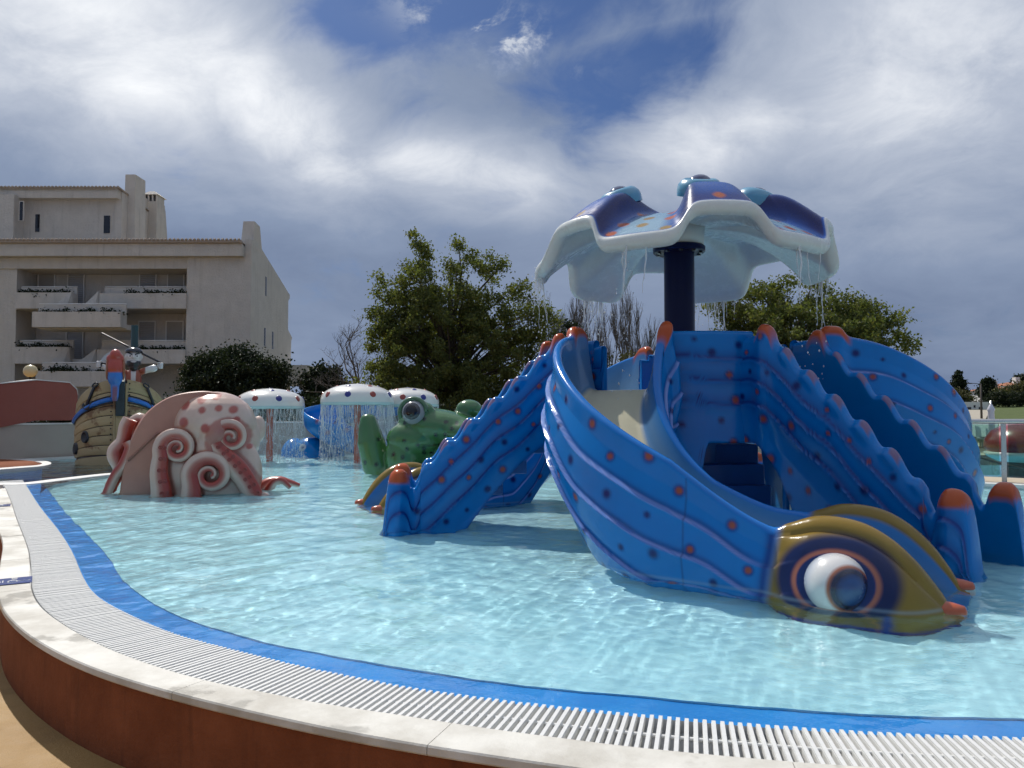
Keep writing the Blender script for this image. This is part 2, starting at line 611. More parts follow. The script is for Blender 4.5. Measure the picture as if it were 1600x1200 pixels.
E_cope = edge(PX_COPE, [(2.9, 1.98), (5.0, 1.80), (8.5, 2.4)])
E_gout = edge(PX_GOUT, [(2.9, 2.20), (5.0, 2.02), (8.4, 2.6)])
E_gin = edge(PX_GIN, [(2.9, 2.50), (5.0, 2.32), (8.3, 2.9)])
E_bin = edge(PX_BIN, [(2.9, 2.69), (5.0, 2.51), (8.2, 3.1)])


def strip(A, zA, B, zB):
    n = len(A)
    V = [(*A[i], zA) for i in range(n)] + [(*B[i], zB) for i in range(n)]
    F = [(i, i + 1, n + i + 1, n + i) for i in range(n - 1)]
    return V, F


def match(A, B):
    """resample B so that its points face those of A"""
    Bd = catmull([tuple(p) for p in B[::4]] + [tuple(B[-1])], 3000)
    out = []; lo = 0
    for i, p in enumerate(A):
        seg = Bd[lo:lo + 420]
        k = int(np.argmin(((seg - p) ** 2).sum(1))) + lo
        lo = max(lo, k - 2)
        out.append(Bd[k])
    out = np.array(out)
    w = 5; pad = np.concatenate([np.repeat(out[:1], w, 0), out, np.repeat(out[-1:], w, 0)])
    ker = np.ones(2 * w + 1) / (2 * w + 1)
    sm_ = np.stack([np.convolve(pad[:, j], ker, 'valid') for j in (0, 1)], 1)
    sm_[0], sm_[-1] = out[0], out[-1]
    return sm_


# ground sheet to the horizon
def mat_ground():
    m, g, b, out = material('dry_ground')
    co = geopos(g)
    n1 = g.noise(co, 0.15, 6, 0.6); n2 = g.noise(co, 8, 6, 0.7)
    c = g.mix(g.sm(n1, 0.35, 0.65), (0.20, 0.17, 0.11), (0.10, 0.12, 0.045))
    c = g.mix(g.m('MULTIPLY', n2, 0.3), c, (0.26, 0.23, 0.16))
    g.put(b.inputs['Base Color'], c); b.inputs['Roughness'].default_value = 0.9
    return m


tag(mesh('ground', [(-900, -40, -.44), (900, -40, -.44), (900, 1600, -.44), (-900, 1600, -.44)], [(0, 1, 2, 3)], mat_ground(), smooth=False), kind='structure')
tag(mesh('paving', [(-30, -12, -.36), (30, -12, -.36), (30, 34, -.36), (-30, 34, -.36)], [(0, 1, 2, 3)], M_paving, smooth=False), kind='structure')

# pool floor and the walls of the basin
far = [(11.5, 6.0), (11.2, 8.6), (7.6, 11.45), (7.0, 11.9), (5.6, 14.5), (2.0, 18.5), (-2.0, 20.6), (-5.4, 20.9), (-10.5, 18.8), (-11.6, 17.4), (-16, 16.8), (-16, 12.2), (-10.5, 12.2)]
outline = [tuple(p) for p in E_bin] + far
nO = len(outline)
V = [(x, y, -0.30) for x, y in outline]
tag(mesh('pool_floor', V, [tuple(range(nO))], M_floor, smooth=False), kind='structure')
V = [(x, y, -0.30) for x, y in outline] + [(x, y, -0.012) for x, y in outline]
F = [(i, (i + 1) % nO, nO + (i + 1) % nO, nO + i) for i in range(nO)]
tag(mesh('pool_basin_wall', V, F, M_floor, smooth=False), 'pale blue inner side of the shallow pool below the water', 'pool wall')

bin_m = match(E_gin, E_bin)
V, F = strip(E_gin, -0.018, bin_m, -0.034)
V2, F2 = strip(bin_m, -0.034, bin_m, -0.12)
V3 = V + V2; F3 = F + [tuple(i + len(V) for i in f) for f in F2]
tag(mesh('blue_edge_strip', V3, F3, M_blue_edge, smooth=True), 'bright blue band along the inside of the curved pool edge', 'pool edge')

# water: a finely rippled sheet, refracting the sun onto the floor
def wave_height(X, Y):
    rs = np.random.default_rng(12)
    h = np.zeros_like(X)
    for k in range(74):
        lam = 0.058 * (0.80 / 0.058) ** (rs.random() ** 1.0)
        a = rs.uniform(0, 2 * np.pi); kk = 2 * np.pi / lam; ph = rs.uniform(0, 6.28)
        w = 0.5 + 0.5 * np.sin(X * rs.uniform(-1.5, 1.5) + Y * rs.uniform(-1.5, 1.5) + rs.uniform(0, 6.28))
        h += w * 0.0185 / kk * np.sin(kk * (X * np.cos(a) + Y * np.sin(a)) + ph)
    # livelier round the falling water and along the middle, calm near the edge in front
    calm = 0.55 + 0.45 * smoothst(Y, 3.6, 5.2)
    live = 1.0 + 0.5 * np.exp(-((X - 0.9) ** 2 + (Y - 5.3) ** 2) / 1.1)
    for (mx, my) in ((421, 720), (558, 722), (637, 717)):
        c = G(mx, my); live = live + 1.3 * np.exp(-((X - c.x) ** 2 + (Y - c.y) ** 2) / 1.6)
    h = h * calm * live
    for (px, py, r0) in ((622, 953, .075), (653, 996, .04), (612, 1019, .02), (405, 935, .06), (455, 955, .05), (690, 938, .05), (380, 945, .03), (900, 1000, .03)):
        c = G(px, py)
        d = np.hypot(X - c.x, Y - c.y)
        h += .0011 * np.exp(-((d - r0) / .022) ** 2) * np.cos((d - r0) / .0075)
    return h


NC, NRW = 1200, 500
near = catmull([tuple(p) for p in E_gin[::6]] + [tuple(E_gin[-1])], NC)
far_w = [(-7.22, 12.75), (-7.42, 13.9), (-7.0, 15.3), (-9.4, 16.9), (-11.0, 18.1), (-10.5, 18.8)] + far[::-1][5:]
farl = catmull(far_w, NC)
tt = np.linspace(0, 1, NRW) ** 1.9
XY = near[:, None, :] * (1 - tt)[None, :, None] + farl[:, None, :] * tt[None, :, None]
V = np.concatenate([XY, wave_height(XY[..., 0], XY[..., 1])[..., None]], 2).reshape(-1, 3)


def mat_pool_glass(name='pool_water', dist=0.0015, scale=34.0):
    m = bpy.data.materials.new(name); m.use_nodes = True
    t = m.node_tree
    for n in list(t.nodes): t.nodes.remove(n)
    g = NT(t)
    out = g.n('ShaderNodeOutputMaterial'); gl = g.n('ShaderNodeBsdfGlass')
    gl.inputs['Color'].default_value = (0.95, 0.99, 1.0, 1); gl.inputs['IOR'].default_value = 1.33; gl.inputs['Roughness'].default_value = 0.0
    co = geopos(g)
    bp = g.n('ShaderNodeBump'); bp.inputs['Strength'].default_value = 1.0; bp.inputs['Distance'].default_value = dist
    g.put(bp.inputs['Height'], g.noise(co, scale, 2, 0.5)); t.links.new(bp.outputs[0], gl.inputs['Normal'])
    t.links.new(gl.outputs[0], out.inputs[0])
    return m


M_water = mat_pool_glass()
wat = tag(mesh('pool_water', V, gridf(NC, NRW), M_water, smooth=True), kind='structure')
wat.cycles.is_caustics_caster = True
sw_ = [(-16, 12.12), (-9.2, 11.9), (-7.5, 12.3), (-7.5, 13.9), (-7.1, 15.3), (-9.45, 16.95), (-11.1, 18.1), (-12, 18.2), (-16, 17.0)]
wat2 = tag(mesh('channel_water', [(x, y, -.002) for x, y in sw_], [tuple(range(len(sw_)))], mat_pool_glass('channel_water', 0.02, 7.0), smooth=False), kind='structure')
wat2.cycles.is_caustics_caster = True
sd.cycles.is_caustics_light = True

# overflow channel and grating
gout_m = match(E_gin, E_gout)
chan = MB()
V, F = strip(E_gin, -0.012, E_gin, -0.055); chan.add(V, F)
V, F = strip(E_gin, -0.055, gout_m, -0.055); chan.add(V, F)
V, F = strip(gout_m, -0.055, gout_m, -0.012); chan.add(V, F)
grating = thing('drain_grating', 'white slatted overflow grating along the curved pool edge', 'grating', (0, 0, 0))
chan.build('channel', M_channel, grating)
slm = MB()
slm.prism([(-0.5, -0.0080), (0.5, -0.0080), (0.5, 0.0080), (-0.5, 0.0080)], -0.030, -0.004)
slm.prism([(-0.498, -0.0070), (0.498, -0.0070), (0.498, 0.0070), (-0.498, 0.0070)], -0.004, 0.002)
_tmp = slm.build('slat', M_grate, grating)
slat_me = _tmp.data
bpy.data.objects.remove(_tmp)
seg = np.concatenate([[0], np.cumsum(np.linalg.norm(np.diff((E_gin + gout_m) / 2, axis=0), axis=1))])
pitch = 0.0315
cnt = int(seg[-1] / pitch)
# nearest 300 as slats of their own, the far rest joined
mids = []
for k in range(cnt):
    s = (k + 0.5) * pitch
    a = np.array([np.interp(s, seg, E_gin[:, j]) for j in (0, 1)])
    c = np.array([np.interp(s, seg, gout_m[:, j]) for j in (0, 1)])
    L = np.linalg.norm(a - c)
    mid = (a + c) / 2
    px = 800 + 1200 * mid[0] / max(mid[1], .1)
    mids.append((px < -60 or px > 1690, np.hypot(*mid), mid, math.atan2(a[1] - c[1], a[0] - c[0]), L))
order = sorted(range(cnt), key=lambda k: (mids[k][0], mids[k][1]))
rest = MB()
for r_, k in enumerate(order):
    _, _, mid, ang, L = mids[k]
    ang += rng.uniform(-0.006, 0.006)
    if r_ < 300:
        shared('slat', slat_me, grating, (mid[0], mid[1], rng.uniform(-0.001, 0.001)), (0, 0, ang), (L - 0.012, 1, 1))
    else:
        M = Matrix.Translation((mid[0], mid[1], 0)) @ Matrix.Rotation(ang, 4, 'Z')
        rest.box(-(L - .012) / 2, (L - .012) / 2, -.0072, .0072, -.03, .002, M=M)
if rest.v:
    tag(rest.build('far_slats', M_grate, grating), kind='stuff')
midl = (E_gin + gout_m) / 2
rib = MB(); rib.tube([(x, y, -0.012) for x, y in midl[::2]], 0.007, 6)
rib.build('centre_rib', M_grate, grating, True)

# raised pool wall with coping stones
cope_m = match(E_gout, E_cope)
wallr = thing('pool_wall', 'low brown rendered wall of the raised pool with pale coping stones', 'wall')
n = len(E_gout)
dirs = (cope_m - E_gout); dirs /= np.linalg.norm(dirs, axis=1)[:, None]
wl = cope_m - dirs * 0.018
mb = MB()
V, F = strip(wl, -0.026, wl, -0.38); mb.add(V, F)
mb.build('rendered_face', M_brown, wallr, True)
ls = np.concatenate([[0], np.cumsum(np.linalg.norm(np.diff(cope_m, axis=0), axis=1))])
s0 = 0.0
while s0 < ls[-1] - 0.1:
    s1 = min(s0 + rng.uniform(1.15, 1.35), ls[-1])
    ss = np.linspace(s0 + 0.0015, s1 - 0.0015, 26)
    idx = np.interp(ss, ls, np.arange(n))
    O = np.stack([np.interp(idx, np.arange(n), cope_m[:, j]) for j in (0, 1)], 1)
    I = np.stack([np.interp(idx, np.arange(n), E_gout[:, j]) for j in (0, 1)], 1)
    dd = (O - I); dd /= np.linalg.norm(dd, axis=1)[:, None]
    top = 0.010 + rng.uniform(-0.001, 0.001)
    prof = [(I, 0.0, -0.024), (I, 0.0, top - 0.004), (I, 0.004, top), (O, -0.006, top), (O, -0.001, top - 0.006), (O, 0.0, -0.018), (O, -0.004, -0.024)]
    V = []
    for (B, off, z) in prof:
        q = B + dd * off
        V += [(q[i][0], q[i][1], z) for i in range(26)]
    F = []
    for k in range(len(prof)):
        k2 = (k + 1) % len(prof)
        for i in range(25):
            F.append((k * 26 + i, k2 * 26 + i, k2 * 26 + i + 1, k * 26 + i + 1))
    F.append(tuple(k * 26 for k in range(len(prof)))); F.append(tuple(k * 26 + 25 for k in range(len(prof) - 1, -1, -1)))
    o = mesh('coping_stone', V, F, M_coping, wallr, False)
    s0 = s1

# depth plates set on the coping
M_plate = plain('blue_enamel_plate', (0.020, 0.055, 0.26), 0.3, 0.1, 20, coat=0.5)


def depth_plate(px, w, d, label, ang):
    c = G(*px, 0.0125)
    t = thing('depth_marker', label, 'sign', c, ang)
    mb = MB(); mb.box(-w / 2, w / 2, -d / 2, d / 2, 0, 0.003); mb.build('plate', M_plate, t)
    mb = MB()
    z = 0.0035

    def st(pts, r=0.0035):
        mb.tube([(x * w, y * d, z) for x, y in pts], r, 5)
    st([(-.44, -.25), (-.44, .05), (-.40, .12)]); st([(-.38, -.25), (-.36, .10), (-.34, -.25)]); st([(-.28, .1), (-.28, -.25)])
    st([(0.18 * math.cos(k / 8 * math.pi) * .7 - .02, 0.16 * math.sin(k / 8 * math.pi) - .15) for k in range(17)])
    st([(.14, -.1), (.22, -.2), (.3, -.08), (.38, -.18), (.44, -.06)])
    mb.build('swimmer_symbol', M_white, t)
    mb = MB(); mb.box(-.06 * w, .1 * w, .20 * d, .24 * d, z, z + .001); mb.box(-.06 * w, .1 * w, .30 * d, .34 * d, z, z + .001); mb.box(-.06 * w, -.035 * w, .20 * d, .42 * d, z, z + .001); mb.box(-.06 * w, .1 * w, .40 * d, .44 * d, z, z + .001)
    mb.build('small_lettering', M_white, t)


depth_plate((21, 908), 0.205, 0.21, 'blue depth plate with white swimmer symbol set in the coping stone', R(31))
depth_plate((2, 790), 0.18, 0.22, 'small blue depth plate in the coping near the inlet of the side channel', R(31))

# ---- side channel on the left: divider, blue bed, round planter-like island
M_line = plain('white_coping', (0.70, 0.69, 0.66), 0.5, 0.1, 3, world_co=True)
dv = [G(x, y)[:2] for x, y in ((2, 757), (44, 756), (95, 750), (165, 742), (215, 738), (262, 734))]
dvc = catmull([(-11.5, 11.9), (-9.2, 11.75)] + dv, 60)
mb = MB()
V = []; F = []
for i, p in enumerate(dvc):
    t = dvc[min(i + 1, 59)] - dvc[max(i - 1, 0)]; t /= np.linalg.norm(t); q = np.array((-t[1], t[0]))
    for off, z in ((-.14, -.3), (-.14, .010), (-.12, .016), (.12, .016), (.14, .010), (.14, -.3)):
        V.append((*(p + q * off), z))
for i in range(59):
    for k in range(5):
        F.append((i * 6 + k, i * 6 + k + 1, i * 6 + 6 + k + 1, i * 6 + 6 + k))
F.append(tuple(range(59 * 6, 60 * 6)))
mb.add(V, F)
tag(mb.build('pool_divider', M_line, None, False), 'narrow white kerb running out into the pool towards the octopus', 'kerb')
bb = [G(x, y, -.004)[:2] for x, y in ((-60, 752), (0, 748), (60, 750), (110, 746), (165, 740), (240, 735), (240, 733), (165, 734), (90, 736), (75, 727), (60, 735), (0, 741), (-60, 743))]
tag(mesh('channel_bed', [(x, y, -.05) for x, y in bb], [tuple(range(len(bb)))], M_blue_edge, smooth=False), 'blue painted bed of the side channel beside the white kerb', 'pool floor')
isl = thing('pool_island', 'brown rendered island with a white kerb at the far left of the pool', 'island')
oc = [G(x, y)[:2] for x, y in ((-140, 722), (-40, 720), (20, 719), (62, 722), (80, 727), (66, 732), (20, 736), (-40, 741), (-140, 748))]
ring = catmull([tuple(p) for p in oc], 60)
cen = ring.mean(0)
inr = cen + (ring - cen) * np.array((0.80, 0.68))
mb = MB()
V = [(*p, -.3) for p in ring] + [(*p, .05) for p in ring] + [(*p, .05) for p in inr] + [(*p, .02) for p in inr]
F = [(k * 60 + i, k * 60 + i + 1, k * 60 + 61 + i, k * 60 + 60 + i) for k in range(3) for i in range(59)]
mb.add(V, F); mb.build('kerb', M_line, isl)
mesh('rendered_top', [(*p, .052 + .03) for p in cen + (ring - cen) * np.array((.66, .45))] + [(*p, .02) for p in inr], [tuple(range(60))] + [(i, i + 1, 61 + i, 60 + i) for i in range(59)], M_brown, isl, False)
# ------------------------------------------------------------------ the blue slide island
C0 = Vector((1.77, 8.08, 0.0))
BLUE = (0.001, 0.178, 0.54); NAVY = (0.004, 0.016, 0.17); ORANGE = (0.46, 0.085, 0.022)
OLIVE = (0.235, 0.152, 0.028); CREAM = (0.60, 0.56, 0.40); SALMON = (0.38, 0.135, 0.09); LILAC_HIGHLIGHT = (0.34, 0.38, 0.74)
M_gel = painted('blue_gelcoat', 0.17, 0.06, 0.12, 3.0, 0.0010, 30.0, spec=0.32)
M_eye = painted('eye_gelcoat', 0.22, 0.9, 0.04, 5.0, 0.0)


def ip(x, pts):
    xs = [p[0] for p in pts]; ys = [p[1] for p in pts]
    P = catmull([np.array(p) for p in pts], 400)
    return np.interp(x, P[:, 0], P[:, 1])


def lap(dist, lines, depth, lip=0.012):
    """clinker-like steps: the surface swells towards each line and drops behind it"""
    out = np.zeros_like(dist)
    for i, ln in enumerate(lines):
        d = dist - ln                       # > 0 : below the line
        out = out + depth * smoothst(d, -lip, lip * 0.3) * np.exp(-np.clip(d, 0, None) / 0.11)
    return out


def spots(V, mask, seed, gap=0.20, n=60, forced=None):
    """well separated spot centres picked on the masked part of a surface"""
    rs = np.random.default_rng(seed)
    idx = np.nonzero(mask)[0]
    rs.shuffle(idx)
    cs = []
    for i in idx[:6000]:
        p = V[i]
        if all(np.linalg.norm(p - c[0]) > gap * (.55 + .6 * c[2]) for c in cs):
            cs.append((p, rs.random(), rs.uniform(0.65, 1.35)))
            if len(cs) >= n: break
    return cs


def paint_spots(V, C, cs, mask, ro=0.029, rn=0.034):
    for p, t, k in cs:
        d = np.linalg.norm(V - p, axis=1)
        if t < 0.5:
            h = (1 - smoothst(d, ro * 0.9 * k, ro * 1.9 * k)) * 0.75 * mask
            C = lerpc(C, NAVY, h)
            f = (1 - smoothst(d, ro * 0.45 * k, ro * 1.1 * k)) * 0.9 * mask
            C = lerpc(C, (0.36, 0.075, 0.025), f)
        else:
            f = (1 - smoothst(d, rn * 0.3 * k, rn * 1.35 * k)) * 0.95 * mask
            C = lerpc(C, (0.002, 0.006, 0.11), f)
    return C


def chute_mesh(seed):
    NS = 330
    s = np.concatenate([np.linspace(0, 2.4, 190), np.linspace(2.4, 3.78, 141)[1:]])
    NS = len(s)
    R0, TH0, TURN = 1.12, R(233), R(93)
    Larc = R0 * TURN
    P0 = np.array([1.23 * math.cos(TH0), 1.23 * math.sin(TH0)])
    ctr = P0 + R0 * np.array([-math.sin(TH0), math.cos(TH0)])
    th = TH0 + np.minimum(s, Larc) / R0
    pos = ctr[None, :] + R0 * np.stack([np.sin(th), -np.cos(th)], 1)
    tang = np.stack([np.cos(th), np.sin(th)], 1)
    pos = pos + tang * (np.clip(np.minimum(s, 2.45) - Larc, 0, None) * .95 + np.clip(s - 2.45, 0, None) * .80)[:, None]
    left = np.stack([-tang[:, 1], tang[:, 0]], 1)
    head = smoothst(s, 2.42, 2.80)
    zt = {}
    hd = [(2.5, .40), (2.64, .425), (2.82, .475), (3.0, .48), (3.18, .45), (3.35, .375), (3.50, .265), (3.62, .14), (3.70, .03), (3.78, -.12)]
    zt[-1] = ip(s, [(0, 1.84), (.25, 1.80), (.5, 1.70), (.86, 1.48), (1.33, 1.13), (1.74, .84), (2.2, .54)] + hd)
    zt[1] = ip(s, [(0, 1.85), (.2, 1.72), (.45, 1.48), (.86, 1.16), (1.33, .85), (1.74, .63), (2.2, .44)] + hd)
    kn = np.exp(-((s - .085) / .085) ** 4)
    zt[-1] = zt[-1] + .09 * kn; zt[1] = zt[1] + .10 * kn
    zf = ip(s, [(0, 1.30), (.2, 1.27), (.86, .86), (1.33, .54), (1.74, .30), (2.2, .11), (2.6, .02), (3.2, -.06), (3.78, -.2)])
    zb = ip(s, [(0, .78), (.3, .74), (.6, .60), (.9, .42), (1.1, .25), (1.35, .0), (1.55, -.2), (1.8, -.31), (2.4, -.32), (3.78, -.32)])
    NO, NL, NI, NF = 92, 9, 12, 6
    rings = []; cols = []; omask = []; info = []
    for sg in (-1, 1):
        half_q = []; half_z = []; half_v = []
        z1 = zt[sg]
        wi = .30 - .06 * head
        thick = .075 + .055 * kn + .10 * head * smoothst(z1, -.1, .3)
        wt_in = .385 - .10 * head
        wt_out = wt_in + thick
        r = thick / 2
        ztop = z1 - r
        fade = (1 - head)
        for k in range(NO):
            v = k / (NO - 1)
            z = zb + (ztop - zb) * v
            belly = .10 * math.sin(math.pi * min(1, v * 1.15)) * (1 - v * .35)
            q1 = wt_out + belly - .06 * (1 - v) ** 2
            H = np.maximum(ztop - z, 0) / np.maximum(ztop + .32, .05)
            q2 = wt_out + .27 * np.sqrt(np.clip(H, 0, 1)) * smoothst(z1, -.15, .35)
            q = q1 * (1 - head) + q2 * head
            dist = (z1 - z)
            hh = np.maximum(z1 - zb, .2)
            wv = .018 * np.sin(5.2 * s + 1.1) + .012 * np.sin(11 * s + .4)
            lines = [hh * f + wv * (1 + .3 * i) for i, f in enumerate((.30, .53, .76))]
            q = q + lap(dist, lines, .034) * fade * (1 if sg < 0 else .7)
            half_q.append(q * sg); half_z.append(z); half_v.append((0, v, dist, lines))
        for k in range(1, NL):
            a = math.pi * k / NL
            half_q.append(sg * (wt_in + r + r * math.cos(a))); half_z.append(ztop + r * math.sin(a)); half_v.append((1, 0, None, None))
        for k in range(NI):
            v = k / (NI - 1)
            w = v ** 1.3
            zz_ = ztop + (np.minimum(zf + .0, ztop) - ztop) * v
            qq = wt_in + (wi - wt_in) * w + 0.0
            half_q.append(sg * qq); half_z.append(zz_ + .03 * (v ** 6)); half_v.append((2, v, None, None))
        for k in range(NF):
            v = k / NF
            half_q.append(sg * wi * (1 - .12 - .88 * v)); half_z.append(np.minimum(zf, ztop)); half_v.append((3, v, None, None))
        rings.append((half_q, half_z, half_v, sg))
    q = rings[0][0] + rings[1][0][::-1]
    z = rings[0][1] + rings[1][1][::-1]
    inf = [(i, -1) for i in rings[0][2]] + [(i, 1) for i in rings[1][2][::-1]]
    Q = np.stack(q, 1); Z = np.stack(z, 1)
    NP = Q.shape[1]
    XY = pos[:, None, :] + left[:, None, :] * Q[:, :, None]
    V = np.concatenate([XY, Z[:, :, None]], 2).reshape(-1, 3)
    C = np.zeros((NS, NP, 3)); OM = np.zeros((NS, NP)); LN = np.zeros((NS, NP)); ND = np.zeros((NS, NP))
    for j, ((kind, v, dist, lines), sg) in enumerate(inf):
        c = np.tile(np.array(BLUE), (NS, 1))
        if kind == 0:
            OM[:, j] = 1
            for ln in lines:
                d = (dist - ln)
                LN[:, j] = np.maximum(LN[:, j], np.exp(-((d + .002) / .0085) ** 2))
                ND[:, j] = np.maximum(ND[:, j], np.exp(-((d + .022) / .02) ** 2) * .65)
            # thin darker rim low down where the mould closes
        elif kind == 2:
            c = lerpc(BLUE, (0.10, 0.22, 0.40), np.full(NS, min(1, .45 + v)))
        elif kind == 3:
            c = lerpc((0.055, 0.16, 0.36), CREAM, 1 - smoothst(s, 2.3, 2.6))
        if kind == 1:
            c = lerpc(c, (0.02, 0.15, 0.52), np.full(NS, .5))
        C[:, j] = c
    SS = np.repeat(s[:, None], NP, 1).ravel(); C = C.reshape(-1, 3); OM = OM.ravel(); LN = LN.ravel(); ND = ND.ravel()
    hm = 1 - smoothst(SS, 2.3, 2.55)
    C = lerpc(C, NAVY, ND * hm * .8); C = lerpc(C, LILAC_HIGHLIGHT, LN * hm * .55)  # lilac lines: light caught by the up-facing ledges, put into the colour
    seam = (np.exp(-((SS - 1.94) / .004) ** 2) + np.exp(-((SS - .92) / .003) ** 2) * .6) * OM * .8
    C = lerpc(C, (0.004, 0.02, 0.10), seam)
    mask = (OM > .5) & (SS < 2.45) & (SS > .2) & (ND < .3) & (V[:, 2] > -.05)
    zr = (np.concatenate([[0]]),)
    cs = spots(V, mask, seed, .19, 120)
    C = paint_spots(V, C, cs, (OM > .5) * 1.0)
    # head: olive lobes with painted rings round the eyes
    edge_s = 2.46 + .16 * np.clip((V[:, 2] + .1), 0, .6)
    lobe = smoothst(SS, edge_s, edge_s + .10)
    isout = np.array([1.0 if i[0][0] in (0, 1) else 0.0 for i in inf])
    isout = np.tile(isout, NS)
    C = lerpc(C, np.array(NAVY), isout * np.exp(-((SS - edge_s) / .035) ** 2) * .75 * OM)
    C = lerpc(C, OLIVE, lobe * isout)
    low = isout * lobe * np.exp(-((V[:, 2] + .27) / .03) ** 2)
    C = lerpc(C, (0.02, 0.03, 0.25), low * .9)
    bar = isout * lobe * np.exp(-((SS - 3.36) / .035) ** 2) * (1 - smoothst(V[:, 2], -.02, .0))
    C = lerpc(C, (0.01, 0.05, 0.30), bar * .9)
    eyes = []
    Vg = V.reshape(NS, NP, 3)
    si = int(np.argmin(abs(s - 3.02)))
    for sg in (-1, 1):
        js = [j for j, (i_, g_) in enumerate(inf) if g_ == sg and i_[0] == 0]
        j = min(js, key=lambda jj: abs(Vg[si, jj, 2] - .135))
        E = Vg[si, j]
        nrm = np.array([left[si, 0] * sg, left[si, 1] * sg, .22]); nrm /= np.linalg.norm(nrm)
        d = np.linalg.norm(V - E, axis=1)
        dd = np.sqrt(((V - E) @ np.array([tang[si, 0], tang[si, 1], 0]) * .90) ** 2 + ((V[:, 2] - E[2]) * 1.18) ** 2)
        side = (np.tile(np.array([1.0 if g_ == sg else 0.0 for (i_, g_) in inf]), NS)) * isout * (d < .8)
        C = lerpc(C, (0.006, 0.016, 0.075), side * (1 - smoothst(dd, .275, .335)))
        C = lerpc(C, SALMON, side * (1 - smoothst(dd, .202, .228)))
        C = lerpc(C, (0.010, 0.028, 0.12), side * (1 - smoothst(dd, .186, .197)))
        eyes.append((E - nrm * .055, nrm, np.array([tang[si, 0], tang[si, 1], 0.0]), sg))
    # chalky scum line at the water and a scuffed lip
    C = lerpc(C, (0.30, 0.42, 0.52), OM * np.exp(-((V[:, 2] - .018) / .010) ** 2) * .35)
    # knobs dipped in orange
    kz = np.concatenate([np.stack([zt[-1]] * (NP // 2), 1), np.stack([zt[1]] * (NP - NP // 2), 1)], 1).ravel()
    kf = smoothst(V[:, 2], 0, 1) * 0 + smoothst(V[:, 2] - kz, -.11, -.065) * (1 - smoothst(SS, .16, .22))
    C = lerpc(C, ORANGE, kf)
    F = gridf(NS, NP, False, True)
    FL = [tuple(f) for f in F.tolist()] + [tuple(range(NP - 1, -1, -1)), tuple((NS - 1) * NP + k for k in range(NP))]
    # snouts
    sn = []
    se = int(np.argmin(abs(s - 3.60)))
    for sg in (-1, 1):
        sn.append((pos[se] + left[se] * sg * .36, tang[se], sg))
    return V, FL, C, eyes, sn


def eye_ball(nrm, tang, r=.176):
    n = 40; m = 28
    look = Vector(nrm * .74 + tang * .62 + np.array([0, 0, -.16])).normalized()
    V = []; C = []
    for i in range(m + 1):
        ph = math.pi * i / m
        for k in range(n):
            w = 2 * math.pi * k / n
            V.append((math.sin(ph) * math.cos(w), math.sin(ph) * math.sin(w), math.cos(ph)))
    qr = look.to_track_quat('Z', 'Y').to_matrix()
    V = np.array(V) @ np.array(qr).T
    a = np.degrees(np.arccos(np.clip(V @ np.array(look), -1, 1)))
    C = np.tile(np.array((0.72, 0.70, 0.68)), (len(V), 1))
    C = lerpc(C, (0.20, 0.33, 0.50), smoothst(a, 70, 110) * .6)
    C = lerpc(C, (0.42, 0.13, 0.06), 1 - smoothst(a, 46, 49))
    C = lerpc(C, (0.010, 0.015, 0.05), 1 - smoothst(a, 40, 43))
    C = lerpc(C, (0.012, 0.062, 0.20), 1 - smoothst(a, 22, 32))
    return V * r, gridf(m + 1, n, False, True), C


slide = thing('water_slide', 'blue spotted play island with three curved slides and scalloped stairs', 'water slide', C0)


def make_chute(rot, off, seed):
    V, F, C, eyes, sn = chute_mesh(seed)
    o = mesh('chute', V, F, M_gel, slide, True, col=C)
    o.rotation_euler = (0, 0, rot); o.location = off
    tag(o, 'curved chute ending in an olive fish head with a big eye')
    o.data.set_sharp_from_angle(angle=R(60))
    for (E, nrm, tg, sg) in eyes:
        v, f, c = eye_ball(nrm, tg)
        e = mesh('eyeball', v + E, f, M_eye, o, True, col=c)
    for (p, tg, sg) in sn:
        mb = MB()
        t = Vector((tg[0], tg[1], .06))
        a = Vector((p[0], p[1], -.005))
        mb.tube([a - t * .03, a + t * .02, a + t * .10, a + t * .155, a + t * .165], [.062, .062, .05, .034, .012], 14)
        mb.build('snout_tip', M_orange, o, True)
    return o


M_orange = plain('orange_gelcoat', (0.48, 0.085, 0.025), 0.32, 0.15, 12, 0.0008, 40, coat=0.6)
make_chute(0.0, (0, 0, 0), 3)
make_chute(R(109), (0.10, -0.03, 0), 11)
make_chute(R(-120), (0, 0, 0), 19)


